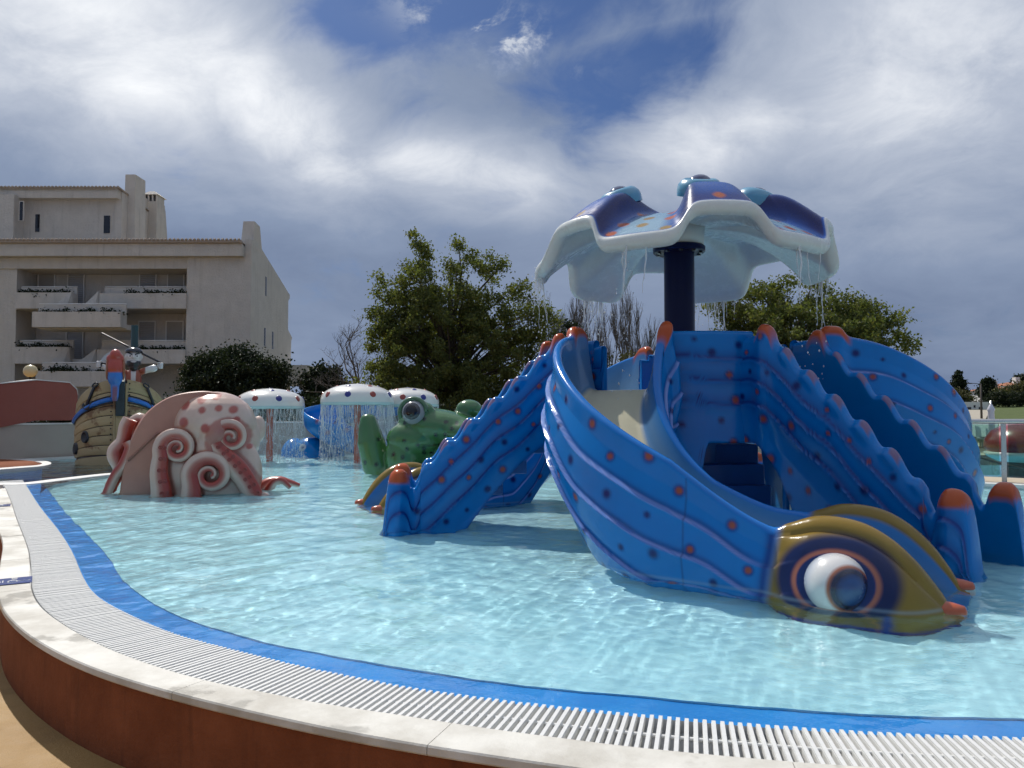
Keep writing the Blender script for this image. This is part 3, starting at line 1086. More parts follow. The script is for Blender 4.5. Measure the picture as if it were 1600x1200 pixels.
def stair_wall_mesh(sg, seed, solid=False):
    r = np.linspace(1.12, 3.09, 260); N = len(r)
    base = ip(r, [(1.12, 1.78), (1.28, 1.79), (1.42, 1.76), (1.52, 1.655), (2.60, .66), (2.70, .50), (2.755, .39), (2.79, .40), (2.82, .50), (2.86, .555), (2.91, .565), (2.96, .55), (3.0, .49), (3.03, .30), (3.06, .0), (3.09, -.33)])
    ph = (r - 1.50) / .228
    on = smoothst(r, 1.46, 1.56) * (1 - smoothst(r, 2.62, 2.72))
    sc = .036 * np.sin(2 * np.pi * ph) * on
    kn = np.exp(-((r - 1.36) / .075) ** 4) * .10
    zt = base + sc + kn
    zb = ip(r, [(1.12, .86), (1.35, .84), (1.55, .76), (1.75, .60), (1.95, .38), (2.1, .20), (2.25, .0), (2.36, -.2), (2.45, -.32), (3.09, -.33)])
    if solid:
        zb = ip(r, [(1.12, .84), (1.28, .82), (1.40, .72), (1.50, .54), (1.60, .30), (1.70, .04), (1.80, -.22), (1.90, -.33), (3.09, -.33)])
    zb = np.minimum(zb, zt - .02)
    fat = np.exp(-((r - 1.36) / .085) ** 2) * .05 + np.exp(-((r - 2.905) / .10) ** 2) * .10
    NO, NL, NI = 58, 10, 14
    prof = []
    q0 = .335
    th = .10 + fat
    rr = th / 2
    ztop = zt - rr
    wav = .016 * np.sin(8 * r + 1) + .010 * np.sin(15 * r)
    smooth_top = base
    lines = [.235 + wav, .43 + wav * 1.2, .63 + wav * 1.1]
    for k in range(NO):
        v = k / (NO - 1)
        z = zb + (ztop - zb) * v
        dist = smooth_top - z
        q = q0 + th + .035 * np.sin(np.pi * np.clip((dist) / .9, 0, 1)) + lap(dist, lines, .030)
        # quilted pads under each scallop
        pad = .022 * np.exp(-((dist - .05) / .05) ** 2) * (np.sin(2 * np.pi * ph + .5) * .5 + .5) * on
        q = q + pad + .05 * smoothst(r, 2.75, 2.95) * (1 - smoothst(z, -.1, .40))
        prof.append((q, z, 0, dist))
    for k in range(1, NL):
        a = math.pi * k / NL
        prof.append((q0 + rr + rr * math.cos(a), ztop + rr * math.sin(a), 1, None))
    for k in range(NI):
        v = k / (NI - 1)
        prof.append((np.full(N, q0), ztop + (zb - ztop) * v, 2, None))
    NP = len(prof)
    V = np.zeros((N, NP, 3)); C = np.zeros((N, NP, 3)); OM = np.zeros((N, NP)); ND = np.zeros((N, NP))
    for j, (q, z, kind, dist) in enumerate(prof):
        V[:, j, 0] = r; V[:, j, 1] = q * sg; V[:, j, 2] = z
        c = np.tile(np.array(BLUE), (N, 1))
        if kind == 0:
            OM[:, j] = 1
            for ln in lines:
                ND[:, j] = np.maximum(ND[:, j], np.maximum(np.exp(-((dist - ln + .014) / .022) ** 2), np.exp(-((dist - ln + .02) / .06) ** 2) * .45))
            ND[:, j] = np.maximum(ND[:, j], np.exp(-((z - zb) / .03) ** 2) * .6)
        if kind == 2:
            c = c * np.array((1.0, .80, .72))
        if kind == 1:
            c = lerpc(c, (0.30, 0.085, 0.03), on * smoothst(np.sin(2 * np.pi * ph - .4), .2, .9) * .6)
        C[:, j] = c
    V = V.reshape(-1, 3); C = C.reshape(-1, 3); OM = OM.ravel(); ND = ND.ravel()
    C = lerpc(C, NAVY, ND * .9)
    m = (OM > .5) & (ND < .5) & (V[:, 2] > .02) & (V[:, 0] < 2.8)
    zz_ = np.repeat(zt, NP)
    m = m & (zz_ - V[:, 2] > .1)
    C = paint_spots(V, C, spots(V, m, seed, .18, 70), (OM > .5) * 1.0, .029, .034)
    top = smoothst(V[:, 2] - zz_, -.10, -.06) * (np.exp(-((V[:, 0] - 1.36) / .085) ** 6))
    foot = smoothst(V[:, 2], .415, .455) * (np.exp(-((V[:, 0] - 2.915) / .125) ** 8))
    C = lerpc(C, ORANGE, np.clip(top + foot, 0, 1))
    F = gridf(N, NP, False, True)
    if sg < 0: F = F[:, ::-1]
    FL = [tuple(f) for f in F.tolist()] + [tuple(range(NP)), tuple((N - 1) * NP + k for k in range(NP))]
    return V, FL, C


M_step = plain('blue_step', (0.008, 0.115, 0.42), 0.45, 0.15, 8, 0.0015, 90, coat=0.2)
step_mb = MB(); step_mb.box(0, .272, -.332, .332, -.20, 0)
step_me = None
sw = {}
for sg, seed in ((-1, 5), (1, 8)):
    sw[sg] = stair_wall_mesh(sg, seed)
for a in (186, 306, 66):
    for sg in (-1, 1):
        if a == 306 and sg == -1:      # this side runs further down before it opens
            v_, f_, c_ = stair_wall_mesh(-1, 9, True)
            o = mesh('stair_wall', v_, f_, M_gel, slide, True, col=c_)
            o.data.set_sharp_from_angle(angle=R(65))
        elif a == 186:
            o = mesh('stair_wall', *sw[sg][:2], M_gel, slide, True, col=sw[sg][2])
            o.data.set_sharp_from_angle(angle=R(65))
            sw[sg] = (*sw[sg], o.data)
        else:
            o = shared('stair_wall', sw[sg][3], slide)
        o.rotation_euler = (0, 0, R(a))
    for k in range(6):
        M = Matrix.Rotation(R(a), 4, 'Z')
        p = M @ Vector((1.20 + .235 * k, 0, 1.30 - .2 * (k + 1)))
        if step_me is None:
            o = step_mb.build('step', M_step, slide, bevel=.012); step_me = o
        else:
            o = step_me.copy(); COL.objects.link(o); o.parent = slide
        o.location = p; o.rotation_euler = (0, 0, R(a))


def panel(a0, a1, z0, z1, seed, name='wall_panel', arch=0.0, rad=1.20):
    na, nz = 46, 44
    A = np.linspace(R(a0), R(a1), na); t = np.linspace(0, 1, na)
    V = []; C = []; LN = []
    for k in range(nz):
        v = k / (nz - 1)
        zl = z0 - arch * (1 - smoothst(t, .28, .50))
        z = zl + (z1 - zl) * v
        dist = z1 - z
        w = .018 * np.sin(9 * A + 2)
        q = rad + .02 + lap(dist, [.21 + w, .41 + w, .62 + w], .026)
        V.append(np.stack([q * np.cos(A), q * np.sin(A), z], 1))
        nd = np.zeros(na)
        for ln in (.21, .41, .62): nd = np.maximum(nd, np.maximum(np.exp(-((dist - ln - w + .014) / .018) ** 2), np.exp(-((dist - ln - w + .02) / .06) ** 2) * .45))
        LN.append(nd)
    for k in range(1, 6):
        a = math.pi * k / 6
        q = rad - .02 + .04 * math.cos(a)
        V.append(np.stack([q * np.cos(A), q * np.sin(A), np.full(na, z1 + .04 * math.sin(a))], 1)); LN.append(np.zeros(na))
    for k in range(nz // 2):
        v = 1 - k / (nz // 2 - 1)
        zl = z0 - arch * (1 - smoothst(t, .28, .50))
        V.append(np.stack([(rad - .06) * np.cos(A), (rad - .06) * np.sin(A), zl + (z1 - zl) * v], 1)); LN.append(np.zeros(na))
    NPp = len(V)
    V = np.stack(V, 1).reshape(-1, 3); LN = np.stack(LN, 1).ravel()
    OM = np.tile(np.array([1.0] * nz + [0.0] * (NPp - nz)), na)
    C = np.tile(np.array(BLUE), (len(V), 1))
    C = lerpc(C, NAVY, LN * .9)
    C = paint_spots(V, C, spots(V, (OM > .5) & (LN < .5), seed, .19, 30), OM)
    F = gridf(na, NPp, False, True)[:, ::-1]
    FL = [tuple(f) for f in F.tolist()] + [tuple(range(NPp)), tuple((na - 1) * NPp + k for k in range(NPp))[::-1]]
    return mesh(name, V, FL, M_gel, slide, True, col=C)


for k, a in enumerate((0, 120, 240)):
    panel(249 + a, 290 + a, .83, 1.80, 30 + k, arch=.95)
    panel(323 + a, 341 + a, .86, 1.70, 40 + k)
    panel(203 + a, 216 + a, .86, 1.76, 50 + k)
mb = MB(); mb.lathe([(0, 1.20), (1.16, 1.20), (1.19, 1.22), (1.19, 1.285), (1.17, 1.30), (0, 1.30)], 48)
mb.build('platform', M_step, slide)
mb = MB(); mb.lathe([(.42, -.32), (.42, 1.20)], 24)
mb.build('platform_drum', M_step, slide, True)
for k in range(4):      # service steps seen under the arch
    mb = MB(); mb.box(.10, .72, -.30 - .19 * k, -.11 - .19 * k + (.19 if k == 0 else 0), -.32, .78 - .19 * k)
    mb.build('service_step', M_step, slide, bevel=.012)

# ------------------------------------------------------------------ fountain canopy over the island
def mat_fall():
    m, g, b, out = material('falling_water')
    b.inputs['Base Color'].default_value = (0.86, 0.90, 0.93, 1)
    b.inputs['Roughness'].default_value = 0.08
    b.inputs['Specular IOR Level'].default_value = 0.9
    b.inputs['Alpha'].default_value = 0.55
    return m


def mat_film():
    m, g, b, out = material('water_film')
    co = objco(g)
    st = g.vm('MULTIPLY', co, (1, 1, .12))
    n = g.noise(st, 42, 4, 0.65, 0.4)
    b.inputs['Base Color'].default_value = (0.84, 0.89, 0.93, 1)
    b.inputs['Roughness'].default_value = 0.12
    b.inputs['Specular IOR Level'].default_value = 0.8
    g.put(b.inputs['Alpha'], g.m('MULTIPLY_ADD', g.sm(n, .46, .66), .42, .05))
    bump(g, b, n, .01)
    return m


M_fall = mat_fall(); M_film = mat_film()
OCT = [(1, 0, 0), (-1, 0, 0), (0, 1, 0), (0, -1, 0), (0, 0, 1), (0, 0, -1)]
OCF = [(0, 2, 4), (2, 1, 4), (1, 3, 4), (3, 0, 4), (2, 0, 5), (1, 2, 5), (3, 1, 5), (0, 3, 5)]


def drop(mb, p, r, st=1.6):
    mb.add([(p[0] + x * r, p[1] + y * r, p[2] + z * r * st) for x, y, z in OCT], OCF)


def strand(mb, p, length, r0, rs, spread=.03):
    """a thread of water that thins, wobbles and breaks into drops"""
    x, y, z = p; pts = []; rad = []
    n = max(5, int(length / .035)); vx = rs.gauss(0, spread); vy = rs.gauss(0, spread)
    for i in range(n + 1):
        t = i / n
        pts.append((x, y, z)); rad.append(r0 * (1 - .75 * t) * rs.uniform(.6, 1.35))
        x += vx * .05 + rs.gauss(0, .004); y += vy * .05 + rs.gauss(0, .004); z -= length / n
    mb.tube(pts, rad, 5)
    return (x, y, z)


LB = lambda th: np.clip(.5 + .5 * np.tanh(3.4 * (np.cos(6 * th) + .12)) / math.tanh(3.4), 0, 1)
canopy = thing('fountain_canopy', 'blue and white scalloped water canopy with eyes on a navy column', 'fountain', C0)


def canopy_mesh():
    NT_, NR = 480, 64
    th = np.linspace(0, 2 * np.pi, NT_, endpoint=False)
    L = LB(th)
    Rr = 1.41 + .09 * L
    zr = 2.80 - .26 * L - .05 * L * np.sin(th)
    rho = np.linspace(.16, 1, NR)
    rings = []; kinds = []
    for p in rho:
        ztop = 3.14 - (3.14 - (zr + .115)) * (p ** (2.3 + .9 * (1 - L)))
        hump = .19 * (1 - L) ** .8 * np.exp(-((p - .70) / .27) ** 2)
        rings.append((Rr * p, ztop + hump)); kinds.append(('t', p))
    re, ze = rings[-1]
    for k in range(1, 12):                 # fat rolled lip
        a = math.pi * .5 - math.pi * 1.15 * k / 11
        rings.append((re + .068 * math.cos(a), ze - .068 + .068 * math.sin(a) - .02 * L * (k / 11))); kinds.append(('l', k / 11))
    r_l, z_l = rings[-1]
    for p in rho[::-1][2:]:
        ztop = 3.14 - (3.14 - (zr + .115)) * (p ** (2.3 + .9 * (1 - L)))
        hump = .19 * (1 - L) ** .8 * np.exp(-((p - .70) / .27) ** 2)
        rings.append(((Rr - .05) * p, np.minimum(ztop + hump - .10, 3.05))); kinds.append(('u', p))
    NP = len(rings)
    V = np.zeros((NT_, NP, 3)); C = np.zeros((NT_, NP, 3))
    navy = np.array((0.004, 0.009, 0.10)); mid = np.array((0.003, 0.075, 0.36)); lite = np.array((0.30, 0.46, 0.56)); white = np.array((0.66, 0.70, 0.69))
    sec = np.degrees(th) % 60
    darc = np.abs(((sec - 30 + 30) % 60) - 30)       # degrees from the middle of an arch
    for j, ((rr, zz_), (kd, p)) in enumerate(zip(rings, kinds)):
        V[:, j, 0] = rr * np.cos(th); V[:, j, 1] = rr * np.sin(th); V[:, j, 2] = zz_
        if kd == 't':
            c = np.tile(mid, (NT_, 1))
            c = lerpc(c, navy * 1.6, np.full(NT_, float(smoothst(np.array(p), .86, .97))) * (darc < 16) * .8)
            c = lerpc(c, lite, smoothst(darc, 17, 24) * .9)
            c = lerpc(c, navy, np.exp(-((darc - 13) / 4.0) ** 2) * .95 * (0.3 + 0.7 * (p > .35)))
            c = lerpc(c, mid * .8, np.full(NT_, float(smoothst(np.array(p), .45, .25))))
        elif kd == 'l':
            c = np.tile(white, (NT_, 1))
            c = lerpc(c, mid, np.full(NT_, 1.0 if p < .12 else 0.0))
        else:
            c = np.tile(np.array((0.60, 0.69, 0.73)), (NT_, 1))
        C[:, j] = c
    V = V.reshape(-1, 3); C = C.reshape(-1, 3)
    top = np.tile(np.array([1.0 if k[0] == 't' else 0 for k in kinds]), NT_)
    rs = np.random.default_rng(4)
    m = np.nonzero((top > .5) & (np.repeat(darc, NP) > 19) & (np.hypot(V[:, 0], V[:, 1]) > .75))[0]
    rs.shuffle(m); cs = []
    for i in m:
        if all(np.linalg.norm(V[i] - c) > .22 for c in cs): cs.append(V[i])
    m2 = np.nonzero((top > .5) & (np.repeat(darc, NP) < 1.5) & (np.hypot(V[:, 0], V[:, 1]) > 1.33) & (np.hypot(V[:, 0], V[:, 1]) < 1.40))[0]
    for i in m2[::3]:
        if all(np.linalg.norm(V[i] - c) > .3 for c in cs): cs.append(V[i])
    for k, c in enumerate(cs):
        d = np.linalg.norm(V - c, axis=1)
        C = lerpc(C, (0.44, 0.10, 0.03) if k % 3 else (0.34, 0.21, 0.05), top * (1 - smoothst(d, .045, .065)))
    # shell over the hub
    F = gridf(NT_, NP, True, False)
    FL = [tuple(f) for f in F.tolist()] + [tuple(i * NP for i in range(NT_))[::-1]]
    return V, FL, C


V, F, C = canopy_mesh()
M_can = painted('canopy_gelcoat', 0.24, 0.1, 0.06, 4.0, 0.0008, 22, spec=.35)
shell = mesh('shell', V, F, M_can, canopy, True, col=C)
shell.rotation_euler = (0, 0, R(2)); shell.location = (.04, 0, 0)
mb = MB()
mb.lathe([(.158, 0.9), (.158, 2.80)], 32)
mb.build('column', M_navy, canopy, True)
mb = MB(); mb.lathe([(.16, 2.79), (.262, 2.79), (.272, 2.80), (.272, 2.845), (.262, 2.855), (.0, 2.855)], 36)
fl = mb.build('flange', M_navy, canopy, False, auto=30)
for k in range(10):
    w = 2 * math.pi * (k + .3) / 10
    mb = MB(); mb.lathe([(.020, -.016), (.020, .0), (.0, .0)], 6, (.225 * math.cos(w), .225 * math.sin(w), 2.79))
    mb.lathe([(0, 0), (.020, 0), (.020, .07), (0, .07)], 6, (.225 * math.cos(w), .225 * math.sin(w), 2.772))
    mb.build('bolt', M_steel, fl)
mb = MB(); mb.lathe([(.20, 2.855), (.255, 2.856), (.27, 3.06), (.10, 3.08)], 36)
mb.build('hub', plain('hub_white', (0.60, 0.66, 0.68), 0.35, 0.06, 6, coat=.3), canopy, True)
for k in range(6):
    w = R(30 + 60 * k + 2); ra = .80
    M = Matrix.Rotation(w, 4, 'Z')
    v = []
    base = M @ Vector((ra, 0, 3.235))
    mb = MB(); mb.lathe([(.185, -.05), (.19, .0), (.18, .04), (.15, .075), (.125, .088), (.115, .080), (.10, .06)], 26)
    e = mb.build('eye_socket', plain('eye_socket_blue', (0.10, 0.33, 0.50), .3, .1, 8, coat=.5), canopy, True) if k == 0 else shared('eye_socket', sock_me, canopy)
    sock_me = e.data
    e.location = base; e.scale = (1.15, 1.15, 1.2); e.rotation_euler = Euler((0, R(20), w), 'XYZ')
    mb = MB(); mb.ell((0, 0, 0), (.105, .105, .085), 20, 12)
    q = mb.build('pupil', plain('pupil_navy', (0.010, 0.018, 0.10), .12, .05, 8, coat=1), e, True) if k == 0 else shared('pupil', pup_me, e)
    pup_me = q.data
    q.location = (.0, 0, .035)
rsf = random.Random(21)
for k in range(6):
    w0 = R(60 * k + 2)
    mb = MB()
    amount = {0: 9, 1: 16, 2: 18, 3: 10, 4: 6, 5: 5}[k]
    for i in range(amount):
        w = w0 + R(rsf.gauss(0, 5))
        rr = 1.53 + rsf.uniform(-.05, .03)
        p = (.04 + rr * math.cos(w), rr * math.sin(w), 2.575 - .05 * math.sin(w) + rsf.uniform(-.03, .01))
        ln = rsf.uniform(.15, .62)
        e = strand(mb, p, ln, rsf.uniform(.005, .013), rsf, .05)
        for q_ in range(12):
            drop(mb, (e[0] + rsf.gauss(0, .05), e[1] + rsf.gauss(0, .05), e[2] - rsf.uniform(-.25, 1.25)), rsf.uniform(.003, .010))
    tag(mb.build('water_stream', M_fall, canopy, True), kind='stuff')
# ------------------------------------------------------------------ water mushrooms
M_mush = plain('mushroom_white', (0.74, 0.73, 0.69), 0.25, 0.05, 4, 0.0008, 20, coat=.5)
M_lipaqua = plain('mushroom_lip', (0.50, 0.66, 0.66), 0.25, 0.05, 6, coat=.5)
M_stem = plain('orange_red_stem', (0.46, 0.085, 0.035), 0.35, 0.15, 10, coat=.4)
M_dot_red = plain('red_dot', (0.30, 0.040, 0.022), 0.3, 0.1, 20, coat=.5)
M_dot_blue = plain('blue_dot', (0.012, 0.02, 0.20), 0.3, 0.1, 20, coat=.5)


def mushroom(px, base_y, R_, zr, zt, phase, label, amount, seed):
    p = G(px, base_y)
    t = thing('water_mushroom', label, 'fountain', p, 0.0, 'water mushrooms in the pool')
    H = zt - zr
    prof = [(0.0, zt)] + [(R_ * math.sin(a), zr + .12 + (H - .12) * math.cos(a) ** .92 if math.cos(a) > 0 else zr + .12) for a in [R(x) for x in (8, 16, 26, 36, 46, 56, 65, 74, 82, 88)]]
    prof += [(R_ * 1.0, zr + .10), (R_ * 1.0, zr + .06)]
    mb = MB(); mb.lathe(prof, 48); mb.build('cap', M_mush, t, True)
    mb = MB(); mb.lathe([(R_ * 1.0, zr + .065), (R_ * 1.004, zr + .03), (R_ * .985, zr), (R_ * .93, zr + .012), (R_ * .90, zr + .05), (R_ * .5, zr + .2), (0, zr + .22)], 48)
    mb.build('rim', M_lipaqua, t, True)
    mb = MB(); mb.lathe([(.075, -.31), (.075, zr + .2)], 18); mb.build('stem', M_stem, t, True)
    rs = random.Random(seed)
    k = 0
    for el, cnt in ((74, 9), (36, 6), (2, 1)):
        for i in range(cnt):
            az = phase + 360 * (i + (.5 if el < 50 else 0)) / cnt
            a = R(el)
            pos = Vector((R_ * math.sin(a) * math.cos(R(az)), R_ * math.sin(a) * math.sin(R(az)), zr + .12 + (H - .12) * max(math.cos(a), 0) ** .92))
            nz = Vector((math.sin(a) * math.cos(R(az)) * (H / R_ + .35), math.sin(a) * math.sin(R(az)) * (H / R_ + .35), math.cos(a) + .05)).normalized()
            mb = MB(); mb.lathe([(0, .012), (.055, .010), (.068, .003), (.068, -.03)], 18)
            o = mb.build('spot', M_dot_blue if k % 2 else M_dot_red, t, True)
            o.location = pos; o.rotation_euler = nz.to_track_quat('Z', 'Y').to_euler(); o.scale = (1.0 if el > 50 else .8,) * 3
            k += 1
    # sheet of water and threads falling from the rim
    n = 140; V = []
    for j, z in enumerate((zr + .01, zr * .75, zr * .5, zr * .25, -.02)):
        for i in range(n):
            w = 2 * math.pi * i / n
            rr = R_ * (.975 + .004 * j) + .010 * math.sin(w * 17 + j) + .006 * math.sin(w * 41 + 2 * j)
            V.append((rr * math.cos(w), rr * math.sin(w), z))
    tag(mesh('water_curtain', V, gridf(5, n, False, True), M_film, t, True), kind='stuff')
    mb = MB()
    for i in range(amount):
        w = rs.uniform(0, 2 * math.pi)
        rr = R_ * .98
        ln = rs.choice((.25, .5, .8, zr)) * rs.uniform(.7, 1)
        e = strand(mb, (rr * math.cos(w), rr * math.sin(w), zr + .01), min(ln, zr), rs.uniform(.004, .010), rs, .06)
        for q in range(5):
            z = rs.uniform(0.0, zr * .8); w2 = w + rs.gauss(0, .05)
            drop(mb, (rr * math.cos(w2) + rs.gauss(0, .03), rr * math.sin(w2) + rs.gauss(0, .03), z), rs.uniform(.005, .013))
    tag(mb.build('water_threads', M_fall, t, True), kind='stuff')
    mb = MB()
    for i in range(420):
        w = rs.uniform(0, 2 * math.pi); q = rs.gauss(0, .06)
        drop(mb, ((R_ + q) * math.cos(w), (R_ + q) * math.sin(w), abs(rs.gauss(0, .05))), rs.uniform(.005, .016), 1.0)
    tag(mb.build('splash', M_fall, t, True), kind='stuff')
    return t


mushroom(421, 720, .77, 1.19, 1.66, 262, 'spotted white water mushroom beside the pink octopus', 55, 1)
mushroom(558, 722, .81, 1.27, 1.75, 226, 'spotted white water mushroom standing before the far blue slide', 120, 2)
mushroom(637, 717, .74, 1.24, 1.70, 268, 'spotted white water mushroom half hidden behind the green frog', 60, 3)

# ------------------------------------------------------------------ octopus
K = .0089
O_D = 10.95


def ox(px): return (px - 290) * K


def oz(py): return 1.1 + (645 - py) * K


octo = thing('octopus_slide', 'pink and cream octopus slide with red curling tentacles', 'water slide', D(290, 645, O_D) * 1.0)
octo.location.z = 0; octo.rotation_euler = (0, 0, R(10))
PINK = (0.47, 0.225, 0.165); CRM = (0.62, 0.455, 0.365); RED = (0.30, 0.040, 0.025)
M_oct = painted('octopus_gelcoat', 0.34, 0.45, 0.16, 5.0, 0.001, 25, dirt=0.10)
head_spots = [(296, 633, 9), (322, 624, 8), (343, 619, 7), (326, 641, 6), (350, 638, 6), (370, 640, 7), (298, 660, 9), (333, 669, 8), (382, 683, 8), (393, 698, 5), (376, 655, 5)]


def paint_head(co, nr):
    C = np.tile(np.array(CRM), (len(co), 1))
    C = lerpc(C, (0.58, 0.40, 0.33), smoothst(co[:, 2], 1.0, 1.4) * .5)
    for (a, b, r) in head_spots:
        d = np.hypot(co[:, 0] - ox(a), co[:, 2] - oz(b))
        C = lerpc(C, (0.40, 0.085, 0.06), (1 - smoothst(d, r * K * .65, r * K * 1.15)) * (co[:, 1] < .12))
    low = smoothst(co[:, 0], .3, .0) * (1 - smoothst(np.abs(co[:, 2] - oz(678)), .0, .05)) * (co[:, 1] < 0)
    C = lerpc(C, RED, low * .8)
    for (P, rad, y0) in T_PATHS[:3]:
        d = np.full(len(co), 9.0)
        for i in range(0, len(P), 3):
            d = np.minimum(d, np.hypot(co[:, 0] - P[i, 0], co[:, 2] - P[i, 1]) - rad[i])
        C = lerpc(C, (0.36, 0.07, 0.045), (1 - smoothst(d, .005, .045)) * (co[:, 1] < -.05) * .75)
    return C


# smooth side wall of the slide, an arch-shaped slab
arch = [(196, 800), (204, 730), (210, 700), (218, 676), (232, 650), (250, 632), (272, 619), (300, 612), (330, 611), (352, 620), (360, 660), (360, 800)]
ac = catmull([np.array((ox(a), oz(b))) for a, b in arch], 90)
mb = MB()
poly = [(p[0], p[1]) for p in ac]
for d0, d1, sh in ((-.16, .62, 1),):
    V = [(x, d0, z) for x, z in poly] + [(x * .98 + .01, d0 - .03, z - .012) for x, z in poly] + [(x, d1, z) for x, z in poly]
    n = len(poly)
    F = [tuple(range(n, 2 * n))] + [(i, i + 1, n + i + 1, n + i) for i in range(n - 1)] + [(2 * n + i, 2 * n + i + 1, i + 1, i) for i in range(n - 1)] + [tuple(range(3 * n - 1, 2 * n - 1, -1))]
    mb.add(V, F, PINK)
o = mb.build('side_wall', plain('octopus_pink', (0.45, 0.225, 0.165), .42, .22, 3.0, .001, 30, coat=.25), octo, True, auto=40)
gr = MB()
pa = [Vector((ox(212), -.20, oz(719))), Vector((ox(254), -.20, oz(676))), Vector((ox(272), -.20, oz(676)))]
gr.tube(pa, .018, 8)
gr.build('moulded_line', plain('octopus_line', (0.33, 0.15, 0.11), .4, .1, 8), octo, True)


T_PATHS = []


def tentacle(path, r0, r1, y0, name='tentacle', bulge=None, sgn=1, suck=0, flat=1.0, ydrift=None):
    """tapering arm lying in the facing plane, cream outside and red on its inner side"""
    P = catmull([np.array((ox(a), oz(b))) for a, b in path], 130)
    n = len(P); m = 16
    T = np.gradient(P, axis=0); T /= np.linalg.norm(T, axis=1)[:, None] + 1e-9
    N = np.stack([-T[:, 1], T[:, 0]], 1) * sgn
    t = np.linspace(0, 1, n)
    rad = r0 + (r1 - r0) * t ** .8
    if bulge: rad = rad + bulge[1] * np.exp(-((t - bulge[0]) / .12) ** 2)
    T_PATHS.append((P, rad, y0))
    V = np.zeros((n, m, 3)); C = np.zeros((n, m, 3))
    yd = np.zeros(n) if ydrift is None else np.interp(t, [0, 1], ydrift)
    for k in range(m):
        a = 2 * math.pi * k / m
        V[:, k, 0] = P[:, 0] + N[:, 0] * rad * math.cos(a)
        V[:, k, 2] = P[:, 1] + N[:, 1] * rad * math.cos(a)
        V[:, k, 1] = y0 + yd - rad * flat * math.sin(a)
        f = smoothst(np.full(n, math.cos(a)), -.35, .20) * (smoothst(np.full(n, math.sin(a)), -.6, .0) * .6 + .4)
        C[:, k] = lerpc(CRM, (0.37, 0.048, 0.030), f)
    F = gridf(n, m, False, True)
    if sgn > 0: F = F[:, ::-1]
    FL = [tuple(x) for x in F.tolist()] + [tuple(range(m)), tuple((n - 1) * m + k for k in range(m))]
    o = mesh(name, V.reshape(-1, 3), FL, M_oct, octo, True, col=C.reshape(-1, 3))
    if suck:
        sb = MB()
        for i in range(suck):
            j = int(8 + (n * .42) * i / suck)
            for off in (.15, .62):
                c = np.array((P[j, 0] + N[j, 0] * rad[j] * off, y0 + yd[j] - rad[j] * flat * math.sqrt(1 - off * off) * 1.0, P[j, 1] + N[j, 1] * rad[j] * off))
                V_ = []; 
                for kk in range(10):
                    w = 2 * math.pi * kk / 10
                    for rr, dy in ((.030, .006), (.024, -.012), (.014, .0)):
                        V_.append((c[0] + rr * math.cos(w), c[1] + dy, c[2] + rr * math.sin(w)))
                F_ = [(a_ * 3 + b_, ((a_ + 1) % 10) * 3 + b_, ((a_ + 1) % 10) * 3 + b_ + 1, a_ * 3 + b_ + 1) for a_ in range(10) for b_ in (0, 1)] + [tuple(a_ * 3 + 2 for a_ in range(10))]
                sb.add(V_, F_)
        tag(sb.build('suckers', plain('sucker_red', (0.30, 0.045, 0.03), .35, .15, 9, coat=.4), o, True), kind='stuff')
    return o


def spiral(cx, cy, r_a, r_b, a0, turns, n=18):
    return [(cx + (r_a + (r_b - r_a) * (k / n)) * math.cos(a0 + turns * 2 * math.pi * k / n), cy + (r_a + (r_b - r_a) * (k / n)) * math.sin(a0 + turns * 2 * math.pi * k / n)) for k in range(n + 1)]


tentacle([(272, 800), (270, 765), (266, 735), (268, 712)] + spiral(291, 699, 24, 3, R(180 + 0), 1.75), .165, .030, -.50, sgn=-1, suck=6, flat=.55)
tentacle([(312, 800), (314, 770)] + spiral(341, 740, 31, 3, R(150), 1.75), .16, .03, -.56, sgn=-1, flat=.55)
tentacle([(412, 800), (400, 765), (384, 738), (362, 712), (345, 692)] + spiral(369, 683, 25, 3, R(160), 1.6), .155, .032, -.50, sgn=-1, suck=9, flat=.55, bulge=(.30, .03))
tentacle([(172, 800), (180, 760), (192, 735), (186, 708), (196, 690), (200, 668), (206, 655)], .075, .10, .05, sgn=-1, bulge=(.6, .03))
tentacle([(176, 780), (190, 745), (203, 725), (212, 700), (208, 690)], .06, .075, -.12, sgn=1)
tentacle([(196, 700), (193, 685), (200, 665), (212, 655), (222, 662)], .08, .09, .28, sgn=-1)
tentacle([(396, 785), (412, 764), (432, 757), (448, 760), (466, 766)], .13, .03, .20, sgn=1, flat=1.3)
tentacle([(418, 776), (428, 758), (440, 755), (454, 767)], .08, .03, -.05, sgn=1)

blob('head', [('e', (ox(336), .02, oz(664)), (.56, .56, .475)), ('e', (ox(352), .10, oz(690)), (.46, .52, .46)), ('e', (ox(398), .30, oz(672)), (.10, .14, .20)), ('e', (ox(343), -.40, oz(674)), (.20, .20, .25)), ('e', (ox(336), -.36, oz(700)), (.19, .20, .30)),
              ('e', (ox(345), -.10, oz(730)), (.50, .36, .55)), ('e', (ox(297), -.20, oz(735)), (.38, .26, .50)), ('e', (ox(372), -.16, oz(742)), (.36, .26, .52)), ('e', (ox(330), -.18, oz(770)), (.72, .28, .35))], M_oct, octo, .022, 6, paint_head)

# ------------------------------------------------------------------ frog
FK = .0117
F_D = 14.0


def fx(px): return (px - 650) * FK


def fz(py): return 1.1 + (645 - py) * FK


frog = thing('frog_figure', 'glossy green spotted frog figure standing in the pool', 'frog figure', D(650, 645, F_D))
frog.location.z = 0
M_frog = painted('frog_gelcoat', 0.20, 0.5, 0.10, 6.0, 0.001, 20)
fsp = np.random.default_rng(3)
frog_dots = [(fx(a), fz(b)) for a, b in zip(fsp.uniform(575, 790, 46), fsp.uniform(640, 735, 46))]


